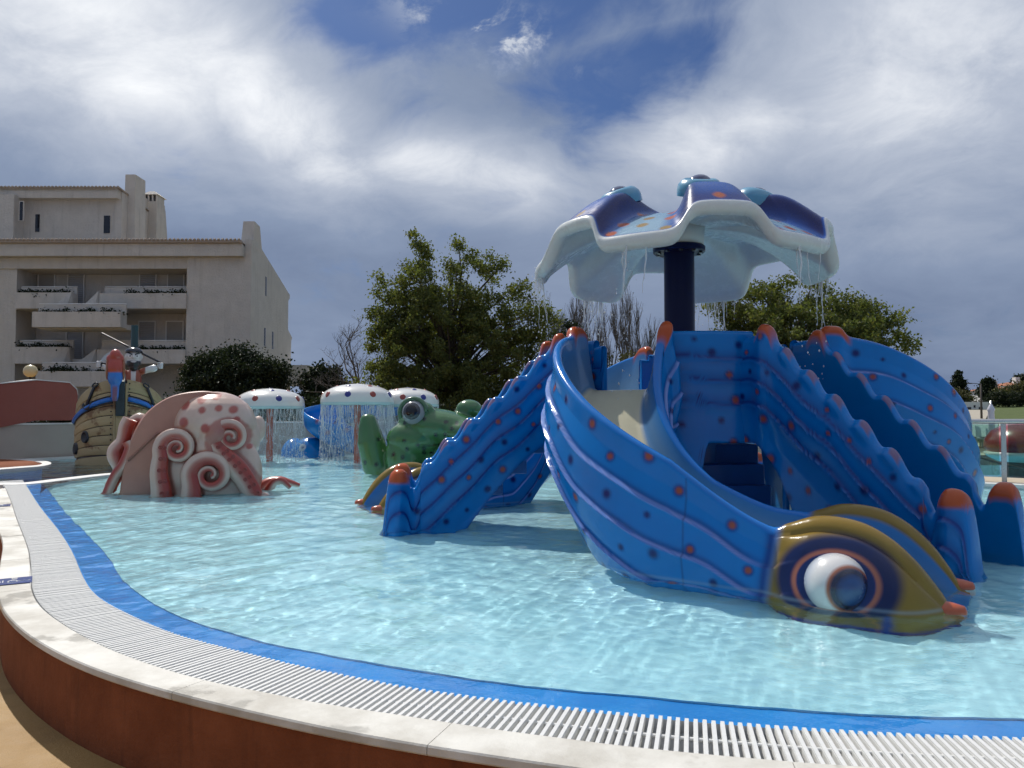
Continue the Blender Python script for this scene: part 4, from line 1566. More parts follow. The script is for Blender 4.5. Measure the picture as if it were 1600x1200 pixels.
def paint_frog(co, nr):
    C = np.tile(np.array((0.046, 0.145, 0.044)), (len(co), 1))
    C = lerpc(C, (0.075, 0.195, 0.062), smoothst(-co[:, 2], -.9, -.3) * .6)
    for (a, b) in frog_dots:
        d = np.hypot(co[:, 0] - a, co[:, 2] - b)
        C = lerpc(C, (0.008, 0.025, 0.016), (1 - smoothst(d, .026, .05)) * .95)
    d = np.abs(co[:, 2] - (fz(697) + .10 * np.sin((co[:, 0] - .1) * 1.6)))
    mo = (1 - smoothst(d, .008, .022)) * (co[:, 0] > .1) * (co[:, 1] < .2)
    return lerpc(C, (0.02, 0.045, 0.025), mo * .7)


ry = lambda a: Matrix.Rotation(R(a), 3, 'Y')
blob('body', [
    ('e', (fx(668), .25, fz(700)), (.72, .62, .50)),
    ('e', (fx(690), -.10, fz(668)), (.80, .55, .34), ry(10)),
    ('e', (fx(735), -.25, fz(676)), (.62, .50, .25), ry(6)),
    ('e', (fx(650), -.25, fz(685)), (.50, .35, .33)), ('e', (fx(768), -.38, fz(684)), (.50, .40, .20), ry(8)),
    ('e', (fx(662), -.35, fz(646)), (.25, .22, .20), ry(-20)),
    ('e', (fx(732), .15, fz(640)), (.25, .22, .19)),
    ('t', [(fx(600), .0, fz(752)), (fx(590), -.05, fz(725)), (fx(581), -.05, fz(690)), (fx(576), -.02, fz(660))], [.24, .27, .25, .17]),
    ('e', (fx(576), -.02, fz(657)), (.155, .155, .13)),
    ('e', (fx(633), -.28, fz(715)), (.31, .28, .42), ry(-12)),
    ('e', (fx(610), .05, fz(740)), (.42, .4, .22)),
    ('e', (fx(648), -.35, fz(752)), (.42, .3, .14)),
    ('e', (fx(708), -.1, fz(735)), (.40, .4, .3)),
], M_frog, frog, .028, 4, paint_frog)
ec = Vector((fx(657), -.42, fz(643)))
mb = MB(); mb.ell((0, 0, 0), (.215, .215, .215), 28, 18)
ey = mb.build('eyeball', plain('frog_eye_grey', (0.26, 0.27, 0.29), .15, .05, 5, coat=.4), frog, True); ey.location = ec + Vector((-.06, -.06, -.02))
look = Vector((-.10, -.97, .16)).normalized()
for nm, al, rr_, colr in (('iris_ring', 44, .2175, (0.045, 0.047, 0.055)), ('pupil', 27, .2200, (0.003, 0.003, 0.005))):
    mb = MB(); mb.lathe([(rr_ * math.sin(R(al * k / 8)), rr_ * math.cos(R(al * k / 8))) for k in range(9)], 26)
    o = mb.build(nm, plain(nm + '_paint', colr, .15, .05, 5, coat=.3), ey, True)
    o.rotation_euler = look.to_track_quat('Z', 'Y').to_euler()
mb = MB()
lid = [(.235 * math.cos(a), .235 * math.sin(a)) for a in np.linspace(-.3, math.pi + .1, 18)]
fr_ = Matrix.Translation(ey.location) @ look.to_track_quat('Z', 'Y').to_matrix().to_4x4() @ Matrix.Rotation(R(20), 4, 'Z')
mb.tube([fr_ @ Vector((x, y, .05)) for x, y in lid], .045, 10)
mb.build('eyelid', plain('frog_green', (0.05, 0.135, 0.055), .28, .2, 6, coat=.7), frog, True)
mb = MB(); mb.ell((fx(742), -.42, fz(706)), (.62, .22, .10), 24, 12)
mb.build('tongue', plain('frog_tongue_red', (0.40, 0.035, 0.025), .2, .2, 8, coat=.8), frog, True)

# ------------------------------------------------------------------ pirate ship bow
SK = .01375
ship_p = G(189, 727)
ship = thing('pirate_ship', 'weathered wooden pirate ship bow with a blue rail', 'ship', (ship_p.x - .42, ship_p.y + .82, 0), R(25))


def mat_plank():
    m, g, b, out = material('worn_ship_plank')
    co = objco(g)
    st = g.vm('MULTIPLY', co, (3.0, 3.0, 9.0))
    n1 = g.noise(st, 1.6, 7, 0.65); n2 = g.noise(co, 3.2, 6, 0.6); n3 = g.noise(co, 14, 5, .6)
    oi = g.n('ShaderNodeObjectInfo').outputs['Random']
    c = g.mix(n1, (0.38, 0.28, 0.135), (0.52, 0.41, 0.22))
    c = g.mix(g.m('MULTIPLY', oi, .35), c, (0.26, 0.20, 0.10))
    c = g.mix(g.m('MULTIPLY', g.sm(n2, .52, .62), .85), c, (0.17, 0.075, 0.028))
    c = g.mix(g.m('MULTIPLY', g.sm(n3, .6, .8), .4), c, (0.12, 0.10, 0.06))
    g.put(b.inputs['Base Color'], c); b.inputs['Roughness'].default_value = .5
    bump(g, b, n1, .008)
    return m


M_plank = mat_plank()
M_iron = plain('dark_iron', (0.02, 0.021, 0.026), .4, .2, 10, coat=.2)
M_rail = plain('ship_blue', (0.015, 0.16, 0.56), .35, .12, 6, coat=.3)


def ship_pt(a, v, off=0.0):
    W, Dp = .86, .85
    x = W * math.sin(a); yy = -Dp * math.cos(a) ** 1.25 if math.cos(a) > 0 else 0.0
    zt = 1.06 + .76 * math.sqrt(max(0.0, 1 - (x / .90) ** 2))
    z = -.31 + (zt + .31) * v
    flare = 1 + .05 * math.sin(math.pi * v) - .04 * (1 - v)
    n = Vector((math.sin(a), -math.cos(a), 0))
    return Vector((x * flare, yy * flare, z)) + n * off


vs_ = [0.0, .245, .345, .445, .54, .64, .735, .87, 1.0]
for sgd in (-1, 1):
    for k in range(len(vs_) - 1):
        na = 16; V = []
        a_s = np.linspace(R(8.0), R(88), na)
        v0, v1 = vs_[k] + .004, vs_[k + 1] - .004
        off = .012 + rng.uniform(-.004, .004)
        for (v, o_) in ((v0, -.03), (v0, off), (v0 + .008, off + .008), (v1 - .008, off + .008), (v1, off), (v1, -.03)):
            for i, a in enumerate(a_s):
                vv = v + (.03 * math.sin((a - R(8)) * 1.1) * (1 - v) if 0 < k else 0)
                V.append(ship_pt(sgd * a, vv, o_))
        F = [(r_ * na + i, r_ * na + i + 1, (r_ + 1) * na + i + 1, (r_ + 1) * na + i) for r_ in range(5) for i in range(na - 1)]
        F += [tuple(r_ * na for r_ in range(6)), tuple(r_ * na + na - 1 for r_ in range(6))]
        if sgd < 0: F = [f[::-1] for f in F]
        o = mesh('plank', V, F, M_plank, ship, True); o.data.set_sharp_from_angle(angle=R(30))
    mb = MB()
    mb.tube([ship_pt(sgd * a, .80 - .03 * (a - R(9)), .03) for a in np.linspace(R(9), R(88), 18)], .05, 8)
    mb.build('rail', M_rail, ship, True)
    mb = MB()
    for dv_ in (-.035, .035):
        mb.tube([ship_pt(sgd * a, .80 + dv_ - .03 * (a - R(9)), .03) for a in np.linspace(R(9), R(88), 18)], .014, 5)
    mb.build('rail_edge', M_iron, ship, True)
    # inner hull skin keeps the joints dark
    na = 18; V = [ship_pt(sgd * a, v, -.035) for v in (0, .25, .5, .75, .99) for a in np.linspace(R(4), R(89), na)]
    F = [(r_ * na + i, r_ * na + i + 1, (r_ + 1) * na + i + 1, (r_ + 1) * na + i) for r_ in range(4) for i in range(na - 1)]
    mesh('hull_skin', V, F, M_iron, ship, True)
    nail_me = None
    for v in np.linspace(.06, .96, 17):
        p = ship_pt(sgd * R(11), v, .022)
        if nail_me is None:
            mb = MB(); mb.ell((0, 0, 0), (.016, .016, .016), 8, 6); o = mb.build('nail', M_iron, ship, True); nail_me = o.data
        else:
            o = shared('nail', nail_me, ship)
        o.location = p
    # anchor
    mb = MB()
    def apt(u, w):      # u along outward angle, w up
        return ship_pt(sgd * (R(38) + u), .885 + w, .05)
    mb.tube([apt(-.08 * 1, .085), apt(.10, -.075)], .03, 8)
    mb.tube([apt(-.08 + .24 * math.cos(q) * .55 + .16, -.075 + .03 + .07 * math.sin(q)) for q in np.linspace(R(-170), R(10), 12)], [.012] + [.03] * 10 + [.012], 8)
    mb.tube([ship_pt(sgd * (R(38) - .10 + .07 * math.cos(q)), .985 + .02 * math.sin(q), .05) for q in np.linspace(0, 2 * math.pi, 13)], .018, 6)
    mb.build('anchor', M_iron, ship, True)
for a, v in ((-46, .47), (-70, .38), (46, .47)):
    mb = MB(); mb.lathe([(.0, .0), (.065, .0), (.07, .03), (.085, .04), (.10, .03), (.105, -.05)], 20)
    o = mb.build('porthole', M_iron, ship, True)
    o.location = ship_pt(R(a), v, .03); o.rotation_euler = Vector((math.sin(R(a)), -math.cos(R(a)), .05)).to_track_quat('Z', 'Y').to_euler(); o.scale = (.9, 1.25, 1)
mb = MB()
for sgd in (-1, 1):
    mb.tube([(sgd * .105, -.90 - .0, z) for z in (-.31, .3, .9, 1.4, 1.72)], .03, 6)
mb.build('stem_trim', M_plank, ship, True)
mb = MB(); mb.box(-.085, .085, -.93, -.70, -.31, 1.80); mb.build('stem_post', M_plank, ship, bevel=.02)
mb = MB()
mb.add([(-.085, -.98, 1.03), (.085, -.98, 1.03), (.085, -.98, 1.75), (-.085, -.98, 1.75), (-.085, -.80, 1.03), (.085, -.80, 1.03), (.085, -.70, 1.95), (-.085, -.70, 1.95)], [(0, 1, 2, 3), (5, 4, 7, 6), (4, 0, 3, 7), (1, 5, 6, 2), (3, 2, 6, 7), (4, 5, 1, 0)])
mb.build('stem_head', plain('dark_green_post', (0.018, 0.038, 0.045), .45, .25, 6), ship, bevel=.015)
mb = MB(); mb.box(-.72, .72, -.45, .75, 1.00, 1.06); mb.build('deck', M_plank, ship)
mb = MB(); mb.box(-.86, .86, .02, .10, -.31, 1.02); mb.build('bulkhead', M_plank, ship)

# parrot perched on the stem, seen from behind
par = thing('parrot_figure', 'red and blue parrot figure perched on top of the ship stem', 'parrot figure', Matrix.Translation(ship.location) @ Matrix.Rotation(R(25), 4, 'Z') @ Vector((-.10, -1.02, 1.42)), R(25))


def paint_par(co, nr):
    C = np.tile(np.array((0.42, 0.055, 0.03)), (len(co), 1))
    C = lerpc(C, (0.020, 0.17, 0.55), 1 - smoothst(co[:, 2], .50, .54))
    C = lerpc(C, (0.20, 0.09, 0.16), (1 - smoothst(np.abs(co[:, 0]), .03, .06)) * (1 - smoothst(co[:, 2], .18, .28)))
    return C


blob('body', [('e', (0, .0, .62), (.165, .15, .26)), ('e', (0, -.02, .88), (.115, .12, .13)), ('e', (-.09, .02, .80), (.09, .09, .10)), ('e', (.07, .0, .82), (.09, .09, .10)), ('e', (0, -.02, .42), (.145, .13, .20)),
              ('t', [(0, 0, .40), (0, -.03, .2), (0, -.04, .02), (0, -.04, -.08)], [.10, .085, .075, .05])], painted('parrot_gelcoat', .32, .6, .12, 8), par, .018, 5, paint_par)
for sgd in (-1, 1):
    mb = MB(); mb.ell((sgd * .15, .02, .60), (.035, .10, .24), 14, 10); o = mb.build('wing', plain('parrot_wing', (0.30, 0.10, 0.04), .35, .2, 8, coat=.5), par, True)
mb = MB(); mb.tube([(0, .10, .90), (0, .18, .87), (0, .20, .80)], [.05, .04, .01], 8); mb.build('beak', M_iron, par, True)

# pirate on deck behind the parrot
pir = thing('person', 'bearded pirate figure in a red jacket raising a sabre on the ship', 'pirate figure', Matrix.Translation(ship.location) @ Matrix.Rotation(R(25), 4, 'Z') @ Vector((.22, -.10, 1.06)), R(25))
SKIN = (0.58, 0.56, 0.53)


def paint_pir(co, nr):
    x, y, z = co[:, 0], co[:, 1], co[:, 2]
    C = np.tile(np.array((0.05, 0.13, 0.055)), (len(co), 1))            # trousers
    jk = smoothst(z, .58, .60)
    C = lerpc(C, (0.33, 0.075, 0.03), jk)
    sh = jk * (1 - smoothst(np.abs(x), .045, .055)) * (y < 0)
    C = lerpc(C, (0.70, 0.69, 0.66), sh)
    arm = smoothst(np.abs(x), .22, .25) * (z > .75)
    C = lerpc(C, (0.66, 0.68, 0.68), arm)
    C = lerpc(C, (0.02, 0.02, 0.022), 1 - smoothst(z, .10, .13))
    return C


blob('body', [('e', (0, 0, .78), (.17, .13, .24)), ('e', (0, 0, .58), (.18, .14, .14)), ('e', (.10, -.04, .50), (.13, .13, .12)), ('e', (-.11, -.04, .50), (.13, .13, .12)),
              ('t', [(.11, -.02, .52), (.12, -.03, .28), (.12, .0, .02)], [.11, .08, .07]), ('t', [(-.11, -.02, .52), (-.12, -.03, .28), (-.12, .0, .02)], [.11, .08, .07]),
              ('e', (.12, -.07, .03), (.06, .12, .04)), ('e', (-.12, -.07, .03), (.06, .12, .04)),
              ('t', [(.14, 0, .94), (.28, -.02, 1.00), (.40, -.03, 1.03), (.47, -.04, 1.06)], [.07, .07, .085, .06]),
              ('t', [(-.14, 0, .92), (-.34, -.02, .93), (-.50, -.04, .99), (-.62, -.05, 1.06)], [.07, .065, .06, .05]),
              ('t', [(0, 0, .95), (0, 0, 1.08)], [.08, .08])], painted('pirate_gelcoat', .4, .4, .1, 8), pir, .016, 4, paint_pir)
# hands with fingers closed round rod and grip
for (hx, hz, sg) in ((.53, 1.09, 1), (-.66, 1.09, -1)):
    pr = [('e', (hx, -.05, hz), (.06, .045, .07))]
    for k in range(4):
        zz_ = hz + .055 - .034 * k
        pr.append(('t', [(hx + sg * .02, -.07, zz_), (hx + sg * .055, -.105, zz_), (hx + sg * .02, -.13, zz_ - .004), (hx - sg * .02, -.115, zz_ - .006)], [.019, .018, .016, .013]))
    pr.append(('t', [(hx - sg * .03, -.06, hz + .04), (hx - sg * .045, -.10, hz + .06), (hx - sg * .01, -.135, hz + .07)], [.02, .018, .013]))
    blob('hand', pr, plain('pirate_glove', (0.62, 0.64, 0.64), .4, .08, 8, coat=.3), pir, .010, 2)


def paint_hd(co, nr):
    x, y, z = co[:, 0], co[:, 1], co[:, 2]
    C = np.tile(np.array(SKIN), (len(co), 1))
    front = (y < -.02)
    C = lerpc(C, (0.010, 0.010, 0.016), (1 - smoothst(z, 1.17, 1.20)) * (1 - front * (np.hypot(x / .055, (z - 1.165) / .018) < 1)))
    C = lerpc(C, (0.012, 0.012, 0.02), smoothst(z, 1.385, 1.40))
    C = lerpc(C, (0.010, 0.010, 0.016), (y > .04) * 1.0)
    for sg in (-1, 1):
        d = np.hypot((x - sg * .075) / 1.0, (z - 1.285) * 1.0)
        C = lerpc(C, (0.70, 0.69, 0.67), (1 - smoothst(d, .035, .045)) * front)
        br = np.abs((z - 1.345) - (np.abs(x) - .075) * .55)
        C = lerpc(C, (0.01, 0.01, 0.014), (1 - smoothst(br, .016, .024)) * (np.abs(np.abs(x) - .085) < .06) * front)
        d2 = np.hypot(x - sg * .068, z - 1.288)
        C = lerpc(C, (0.01, 0.01, 0.014), (1 - smoothst(d2, .013, .02)) * front)
    return C


blob('head', [('e', (0, 0, 1.28), (.165, .165, .19)), ('e', (0, -.05, 1.14), (.145, .125, .14)), ('e', (0, -.08, 1.05), (.09, .08, .10)), ('t', [(0, -.15, 1.31), (0, -.19, 1.25), (0, -.175, 1.23)], [.022, .034, .03]),
              ('e', (.165, .0, 1.27), (.02, .035, .045)), ('e', (-.165, .0, 1.27), (.02, .035, .045))], painted('pirate_face', .35, .5, .05, 9), pir, .011, 2, paint_hd)
mb = MB(); mb.lathe([(.172, 1.37), (.18, 1.39), (.165, 1.43), (.11, 1.475), (.04, 1.49), (0, 1.492)], 24); mb.build('headscarf', plain('black_scarf', (0.012, 0.012, 0.022), .25, .1, 8, coat=.6), pir, True)
sab = thing('sabre', 'short curved grey sabre held up by the pirate', 'sabre', (0, 0, 0)); sab.location = pir.location; sab.rotation_euler = pir.rotation_euler
sab_dx = -.10
bl = [(-.555, 1.12), (-.53, 1.20), (-.47, 1.29), (-.39, 1.355), (-.29, 1.40), (-.23, 1.405)]
bl2 = [(-.23, 1.40), (-.31, 1.36), (-.39, 1.28), (-.45, 1.19), (-.475, 1.12)]
mb = MB(); pl = [(a + sab_dx, b) for a, b in bl + bl2]
M4 = Matrix(((1, 0, 0, 0), (0, 0, 1, -.10), (0, 1, 0, 0), (0, 0, 0, 1)))
mb.prism(pl, -.006, .006, M=M4); mb.build('blade', plain('grey_blade', (0.50, 0.54, 0.56), .35, .08, 8), sab)
mb = MB(); mb.tube([(-.72, -.10, 1.125), (-.62, -.10, 1.115), (-.53, -.10, 1.105)], .02, 8); mb.tube([(-.63, -.10, 1.11), (-.655, -.10, 1.01)], .022, 8); mb.build('hilt', M_iron, sab, True)
mst = thing('ship_mast', 'short dark mast with a slanting spar behind the pirate', 'mast', Matrix.Translation(ship.location) @ Matrix.Rotation(R(25), 4, 'Z') @ Vector((.22, .30, 1.06)), 0)
mb = MB(); mb.tube([(0, 0, 0), (0, 0, 2.02)], .075, 14); mb.build('post', plain('mast_green', (0.012, 0.05, 0.055), .35, .15, 6, coat=.3), mst, True, auto=40)
mb = MB(); mb.tube([(-.74, -.02, 1.84), (.66, -.12, 1.16)], .022, 8); mb.build('spar', M_iron, mst, True)

# ------------------------------------------------------------------ walls behind the pool on the left
M_wallb = plain('beige_render', (0.42, 0.37, 0.32), .8, .16, 1.2, .004, 50, world_co=True)
M_redw = plain('red_render', (0.29, 0.085, 0.062), .75, .2, 1.6, .004, 45, world_co=True)


def wall_along(name, pts, z0, z1, th, mat, label, cat='wall', cap=None):
    t = thing(name, label, cat)
    n = len(pts); P = [np.array(p[:2]) for p in pts]
    def offs(dist):
        out = []
        for i, p in enumerate(P):
            tv = P[min(i + 1, n - 1)] - P[max(i - 1, 0)]; tv /= np.linalg.norm(tv)
            out.append(p + np.array((-tv[1], tv[0])) * dist)
        return out
    A, B = offs(0), offs(th)
    zt = z1 if isinstance(z1, (list, tuple)) else [z1] * n
    zb = z0 if isinstance(z0, (list, tuple)) else [z0] * n
    V = [(*A[i], zb[i]) for i in range(n)] + [(*A[i], zt[i]) for i in range(n)] + [(*B[i], zt[i]) for i in range(n)] + [(*B[i], zb[i]) for i in range(n)]
    F = [(k * n + i, k * n + i + 1, ((k + 1) % 4) * n + i + 1, ((k + 1) % 4) * n + i) for k in range(4) for i in range(n - 1)]
    F += [tuple(k * n for k in range(4))[::-1], tuple(k * n + n - 1 for k in range(4))]
    mesh('rendered_body', V, F, mat, t, False)
    if cap:
        A2, B2 = offs(-.02), offs(th + .02)
        V = [(*A2[i], zt[i] + .002) for i in range(n)] + [(*A2[i], zt[i] + cap) for i in range(n)] + [(*B2[i], zt[i] + cap) for i in range(n)] + [(*B2[i], zt[i] + .002) for i in range(n)]
        mesh('coping', V, F, M_line, t, False)
    return t


def WP(px, y): return D(px, 645, y)[:2]


wall_along('boundary_wall', [(-18, 17.0), WP(0, 17.3), WP(127, 18.9), WP(300, 20.6), WP(420, 21.1), WP(560, 21.0), WP(700, 20.0), (1.5, 19.2), (4.2, 17.0), (6.2, 15.2)], -.4, .82, .25, M_wallb, 'low beige rendered wall along the far side of the pool', cap=.04)
wall_along('far_kerb', [(-18, 16.85), WP(0, 17.12), WP(127, 18.7)], -.3, .05, .12, M_line, 'white kerb at the foot of the beige wall on the far side', 'kerb')
wall_along('red_wall', [(-20, 16.6), WP(-60, 17.0), WP(0, 17.25), WP(56, 17.95), WP(108, 18.55), WP(119, 18.72), WP(121, 18.75)], [.60, .62, .77, .92, .92, .92, .92], [1.55, 1.62, 1.75, 1.86, 1.82, 1.66, 1.52], .40, M_redw, 'raised dull red rendered wall section beside the pirate ship', cap=.025)
lamp = thing('globe_lamp', 'round yellowish globe lamp on a post behind the red wall', 'lamp', (*WP(46, 20.2), -.4))
mb = MB(); mb.tube([(0, 0, 0), (0, 0, 2.45)], .035, 10); mb.build('post', M_iron, lamp, True)
mb = MB(); mb.ell((0, 0, 2.60), (.17, .17, .165), 24, 16); mb.build('globe', plain('globe_cream', (0.60, 0.50, 0.27), .3, .06, 5, coat=.3), lamp, True)

# ------------------------------------------------------------------ second blue slide beyond the mushrooms
BD = 19.6
s2 = thing('far_slide', 'blue curved slide behind the water mushrooms', 'water slide', (*WP(530, BD), 0))
bk = BD / 1200


def bx_(px): return (px - 530) * bk


def bz(py): return 1.1 + (645 - py) * bk


def trough(path, w, h, mat_c=(BLUE, (0.02, 0.16, 0.45))):
    P = catmull([np.array(p) for p in path], 90); n = len(P)
    T = np.gradient(P, axis=0); T[:, 2] = 0; T /= np.linalg.norm(T, axis=1)[:, None] + 1e-9
    N = np.stack([-T[:, 1], T[:, 0]], 1)
    prof = [(math.cos(a), math.sin(a)) for a in np.linspace(math.pi, 2 * math.pi, 16)]
    prof = [(-1.0, .35)] + prof + [(1.0, .35)] + [(1.10, .35)] + [(1.12 * c, 1.18 * s_) for c, s_ in prof[::-1]] + [(-1.10, .35)]
    m = len(prof); V = np.zeros((n, m, 3)); C = np.zeros((n, m, 3))
    for k, (c, s_) in enumerate(prof):
        V[:, k, :2] = P[:, :2] + N * (c * w); V[:, k, 2] = P[:, 2] + h * s_ + h
        C[:, k] = mat_c[0]
    V = V.reshape(-1, 3); C = C.reshape(-1, 3)
    C = paint_spots(V, C, spots(V, V[:, 2] > -5, 77, .4, 60), np.ones(len(V)), .06, .06)
    return V, gridf(n, m, False, True), C


V, F, C = trough([(bx_(640), 1.6, bz(640)), (bx_(590), .9, bz(650)), (bx_(530), .5, bz(660)), (bx_(503), -.1, bz(672)), (bx_(530), -.65, bz(690)), (bx_(575), -.7, bz(706)), (bx_(630), -.6, bz(716))], .42, .40)
mesh('chute', V, F, M_gel, s2, True, col=C)
for px, w_, hh in ((458, .34, .62), (492, .55, .66)):
    def pf(co, nr):
        C = np.tile(np.array(BLUE), (len(co), 1))
        d = np.hypot(co[:, 0] - bx_(484), co[:, 2] - bz(697))
        m = co[:, 1] < 0
        C = lerpc(C, (.5, .55, .6), (1 - smoothst(d, .07, .10)) * m); C = lerpc(C, NAVY, (1 - smoothst(d, .03, .05)) * m)
        return C
    blob('fish_head', [('e', (bx_(px), -.25 if px > 470 else .2, .02), (w_, .5, hh - .18)), ('e', (bx_(px + 14), 0, 0), (w_, .4, hh - .26))], M_gel, s2, .035, 4, pf)
mb = MB(); mb.tube([(bx_(600), .9, -.3), (bx_(600), .9, bz(650))], .12, 12); mb.build('support', M_navy, s2, True)
# ------------------------------------------------------------------ apartment building
def mat_stucco(name, col):
    m, g, b, out = material(name)
    co = geopos(g)
    n1 = g.noise(co, 1.7, 6, .6); n2 = g.noise(co, 9.0, 6, .7); n3 = g.noise(g.vm('MULTIPLY', co, (2.2, 2.2, .16)), 1.6, 6, .65); n4 = g.noise(co, .35, 4, .6)
    c = g.mix(1.0, (*col, 1), g.m('MULTIPLY_ADD', n1, .36, .82), 'MULTIPLY')
    c = g.mix(g.m('MULTIPLY', g.sm(n3, .52, .74), .38), c, (col[0] * .5, col[1] * .5, col[2] * .48))
    c = g.mix(g.m('MULTIPLY', g.sm(n4, .45, .7), .22), c, (col[0] * 1.1, col[1] * 1.03, col[2] * .92))
    g.put(b.inputs['Base Color'], c); b.inputs['Roughness'].default_value = .92
    bump(g, b, n2, .05)
    return m


M_rend = mat_stucco('rough_render', (0.58, 0.545, 0.495))
M_rend2 = mat_stucco('warm_render', (0.60, 0.55, 0.49))
M_roof = plain('clay_tile', (0.36, 0.29, 0.23), .8, .25, 3, .01, 20, world_co=True)
M_door = plain('pale_door', (0.36, 0.34, 0.31), .6, .1, 4, world_co=True)
M_louvre = plain('grey_louvre', (0.42, 0.42, 0.44), .5, .1, 4, world_co=True)
M_wglass = plain('dark_window', (0.010, 0.014, 0.022), .08, .1, 4, spec=.6)
M_terra = plain('terracotta', (0.33, 0.12, 0.06), .8, .1, 6)


def part_box(name, mat, parent, x0, x1, y0, y1, z0, z1, bevel=0.0):
    mb = MB(); mb.box(min(x0, x1), max(x0, x1), y0, y1, z0, z1)
    return mb.build(name, mat, parent, bevel=bevel)


def leaf_mat(name, a, b, trans=.35):
    m = bpy.data.materials.new(name); m.use_nodes = True
    t = m.node_tree
    for n in list(t.nodes): t.nodes.remove(n)
    g = NT(t)
    out = g.n('ShaderNodeOutputMaterial'); bs = g.n('ShaderNodeBsdfPrincipled')
    at = g.n('ShaderNodeAttribute', attribute_name='Col')
    sp = g.n('ShaderNodeSeparateColor'); g.put(sp.inputs[0], at.outputs['Color'])
    c = g.mix(sp.outputs[0], a, b)
    c = g.mix(g.m('MULTIPLY', sp.outputs[1], .5), c, (b[0] * 1.7, b[1] * 1.25, b[2] * .8))
    g.put(bs.inputs['Base Color'], c); bs.inputs['Roughness'].default_value = .6; bs.inputs['Specular IOR Level'].default_value = .25
    tr = g.n('ShaderNodeBsdfTranslucent'); g.put(tr.inputs[0], g.mix(1.0, c, (1.25, 1.35, .6), 'MULTIPLY'))
    mx = g.n('ShaderNodeMixShader'); mx.inputs[0].default_value = trans
    t.links.new(bs.outputs[0], mx.inputs[1]); t.links.new(tr.outputs[0], mx.inputs[2]); t.links.new(mx.outputs[0], out.inputs[0])
    return m


M_leaf = leaf_mat('plane_leaf', (0.062, 0.080, 0.028), (0.148, 0.170, 0.060), .45)
M_leafd = leaf_mat('dark_leaf', (0.012, 0.020, 0.012), (0.026, 0.040, 0.018), .2)
M_leafo = leaf_mat('olive_leaf', (0.045, 0.052, 0.026), (0.10, 0.10, 0.05), .25)
M_bark = plain('bark', (0.075, 0.058, 0.042), .9, .3, 5, .01, 20, world_co=True)
M_barkg = plain('grey_bark', (0.10, 0.085, 0.075), .9, .25, 5, .006, 20, world_co=True)


def leaves(name, centers, sig, count, size, mat, parent, seed, flat=.0, aspect=.62):
    r = np.random.default_rng(seed)
    c = np.asarray(centers)
    idx = r.integers(0, len(c), count)
    sg = np.asarray(sig)
    s = sg[idx][:, None] if sg.ndim else sg
    P = c[idx] + r.normal(0, 1, (count, 3)) * s * np.array((1, 1, .85))
    n = r.normal(0, 1, (count, 3)); n[:, 2] = np.abs(n[:, 2]) + flat; n /= np.linalg.norm(n, axis=1)[:, None]
    u = r.normal(0, 1, (count, 3)); u -= n * (u * n).sum(1)[:, None]; u /= np.linalg.norm(u, axis=1)[:, None]
    v = np.cross(n, u)
    sz = (size * r.uniform(.6, 1.25, count))[:, None]
    bend = n * sz * .12
    V = np.stack([P - u * sz * .5, P + v * sz * .5 * aspect + bend, P + u * sz * .5, P - v * sz * .5 * aspect + bend], 1).reshape(-1, 3)
    F = np.arange(count * 4).reshape(-1, 4)
    tone = np.clip(r.normal(.5, .28, count) + r.normal(0, .2, len(c))[idx], 0, 1)
    C = np.repeat(np.stack([tone, r.random(count) ** 4, np.zeros(count)], 1), 4, 0)
    return mesh(name, V, F, mat, parent, False, col=C)


def clumps(ells, n, seed, lo=.45):
    r = np.random.default_rng(seed); out = []
    vol = np.array([e[1][0] * e[1][1] * e[1][2] for e in ells]); vol /= vol.sum()
    for i in r.choice(len(ells), n, p=vol):
        c, rad = ells[i]
        d = r.normal(0, 1, 3); d /= np.linalg.norm(d)
        out.append(np.array(c) + d * np.array(rad) * (lo + (1 - lo) * r.random() ** .6))
    return np.array(out)


def px_ells(lst, dist, depth=.8):
    k = dist / 1200; out = []
    for (cx, cy, rx, ry, *dy) in lst:
        c = D(cx, cy, dist + (dy[0] if dy else 0))
        out.append(((c.x, c.y, c.z), (rx * k, max(rx * k, ry * k) * depth, ry * k)))
    return out


def leafy_tree(name, label, cat, base, ells, ncl, sig, count, size, mat, seed, trunk_r=.2, fork=.35, bark=None, group=None, limbs=70):
    t = thing(name, label, cat, base, 0, group)
    r = random.Random(seed)
    cl = clumps(ells, ncl, seed)
    b = Vector(base)
    cl_l = cl - np.array(base)
    leaves('crown', cl_l, np.full(len(cl), sig) * np.random.default_rng(seed).uniform(.6, 1.4, len(cl)), count, size, mat, t, seed)
    mb = MB()
    top = cl_l[:, 2].max(); mx, my = cl_l[:, 0].mean(), cl_l[:, 1].mean()
    P = [Vector((0, 0, -.1)), Vector((mx * .25, my * .25, top * .15)), Vector((mx * .6, my * .6, top * .45)), Vector((mx, my, top * .8))]
    mb.tube(P, [trunk_r * 1.25, trunk_r, trunk_r * .6, trunk_r * .15], 9)
    for i in r.sample(range(len(cl_l)), min(limbs, len(cl_l))):
        e = Vector(cl_l[i])
        f = min(.75, max(.12, (e.z / top) * r.uniform(.35, .75)))
        s_ = Vector((mx * f, my * f, top * f * .95))
        m1 = s_.lerp(e, .5) + Vector((r.gauss(0, .12), r.gauss(0, .12), .12 * (e - s_).length))
        r0 = trunk_r * r.uniform(.16, .38)
        mb.tube([s_, s_.lerp(m1, .5), m1, m1.lerp(e, .6), e], [r0, r0 * .8, r0 * .55, r0 * .35, r0 * .12], 5, cap=False)
    mb.build('trunk', bark or M_bark, t, True)
    return t


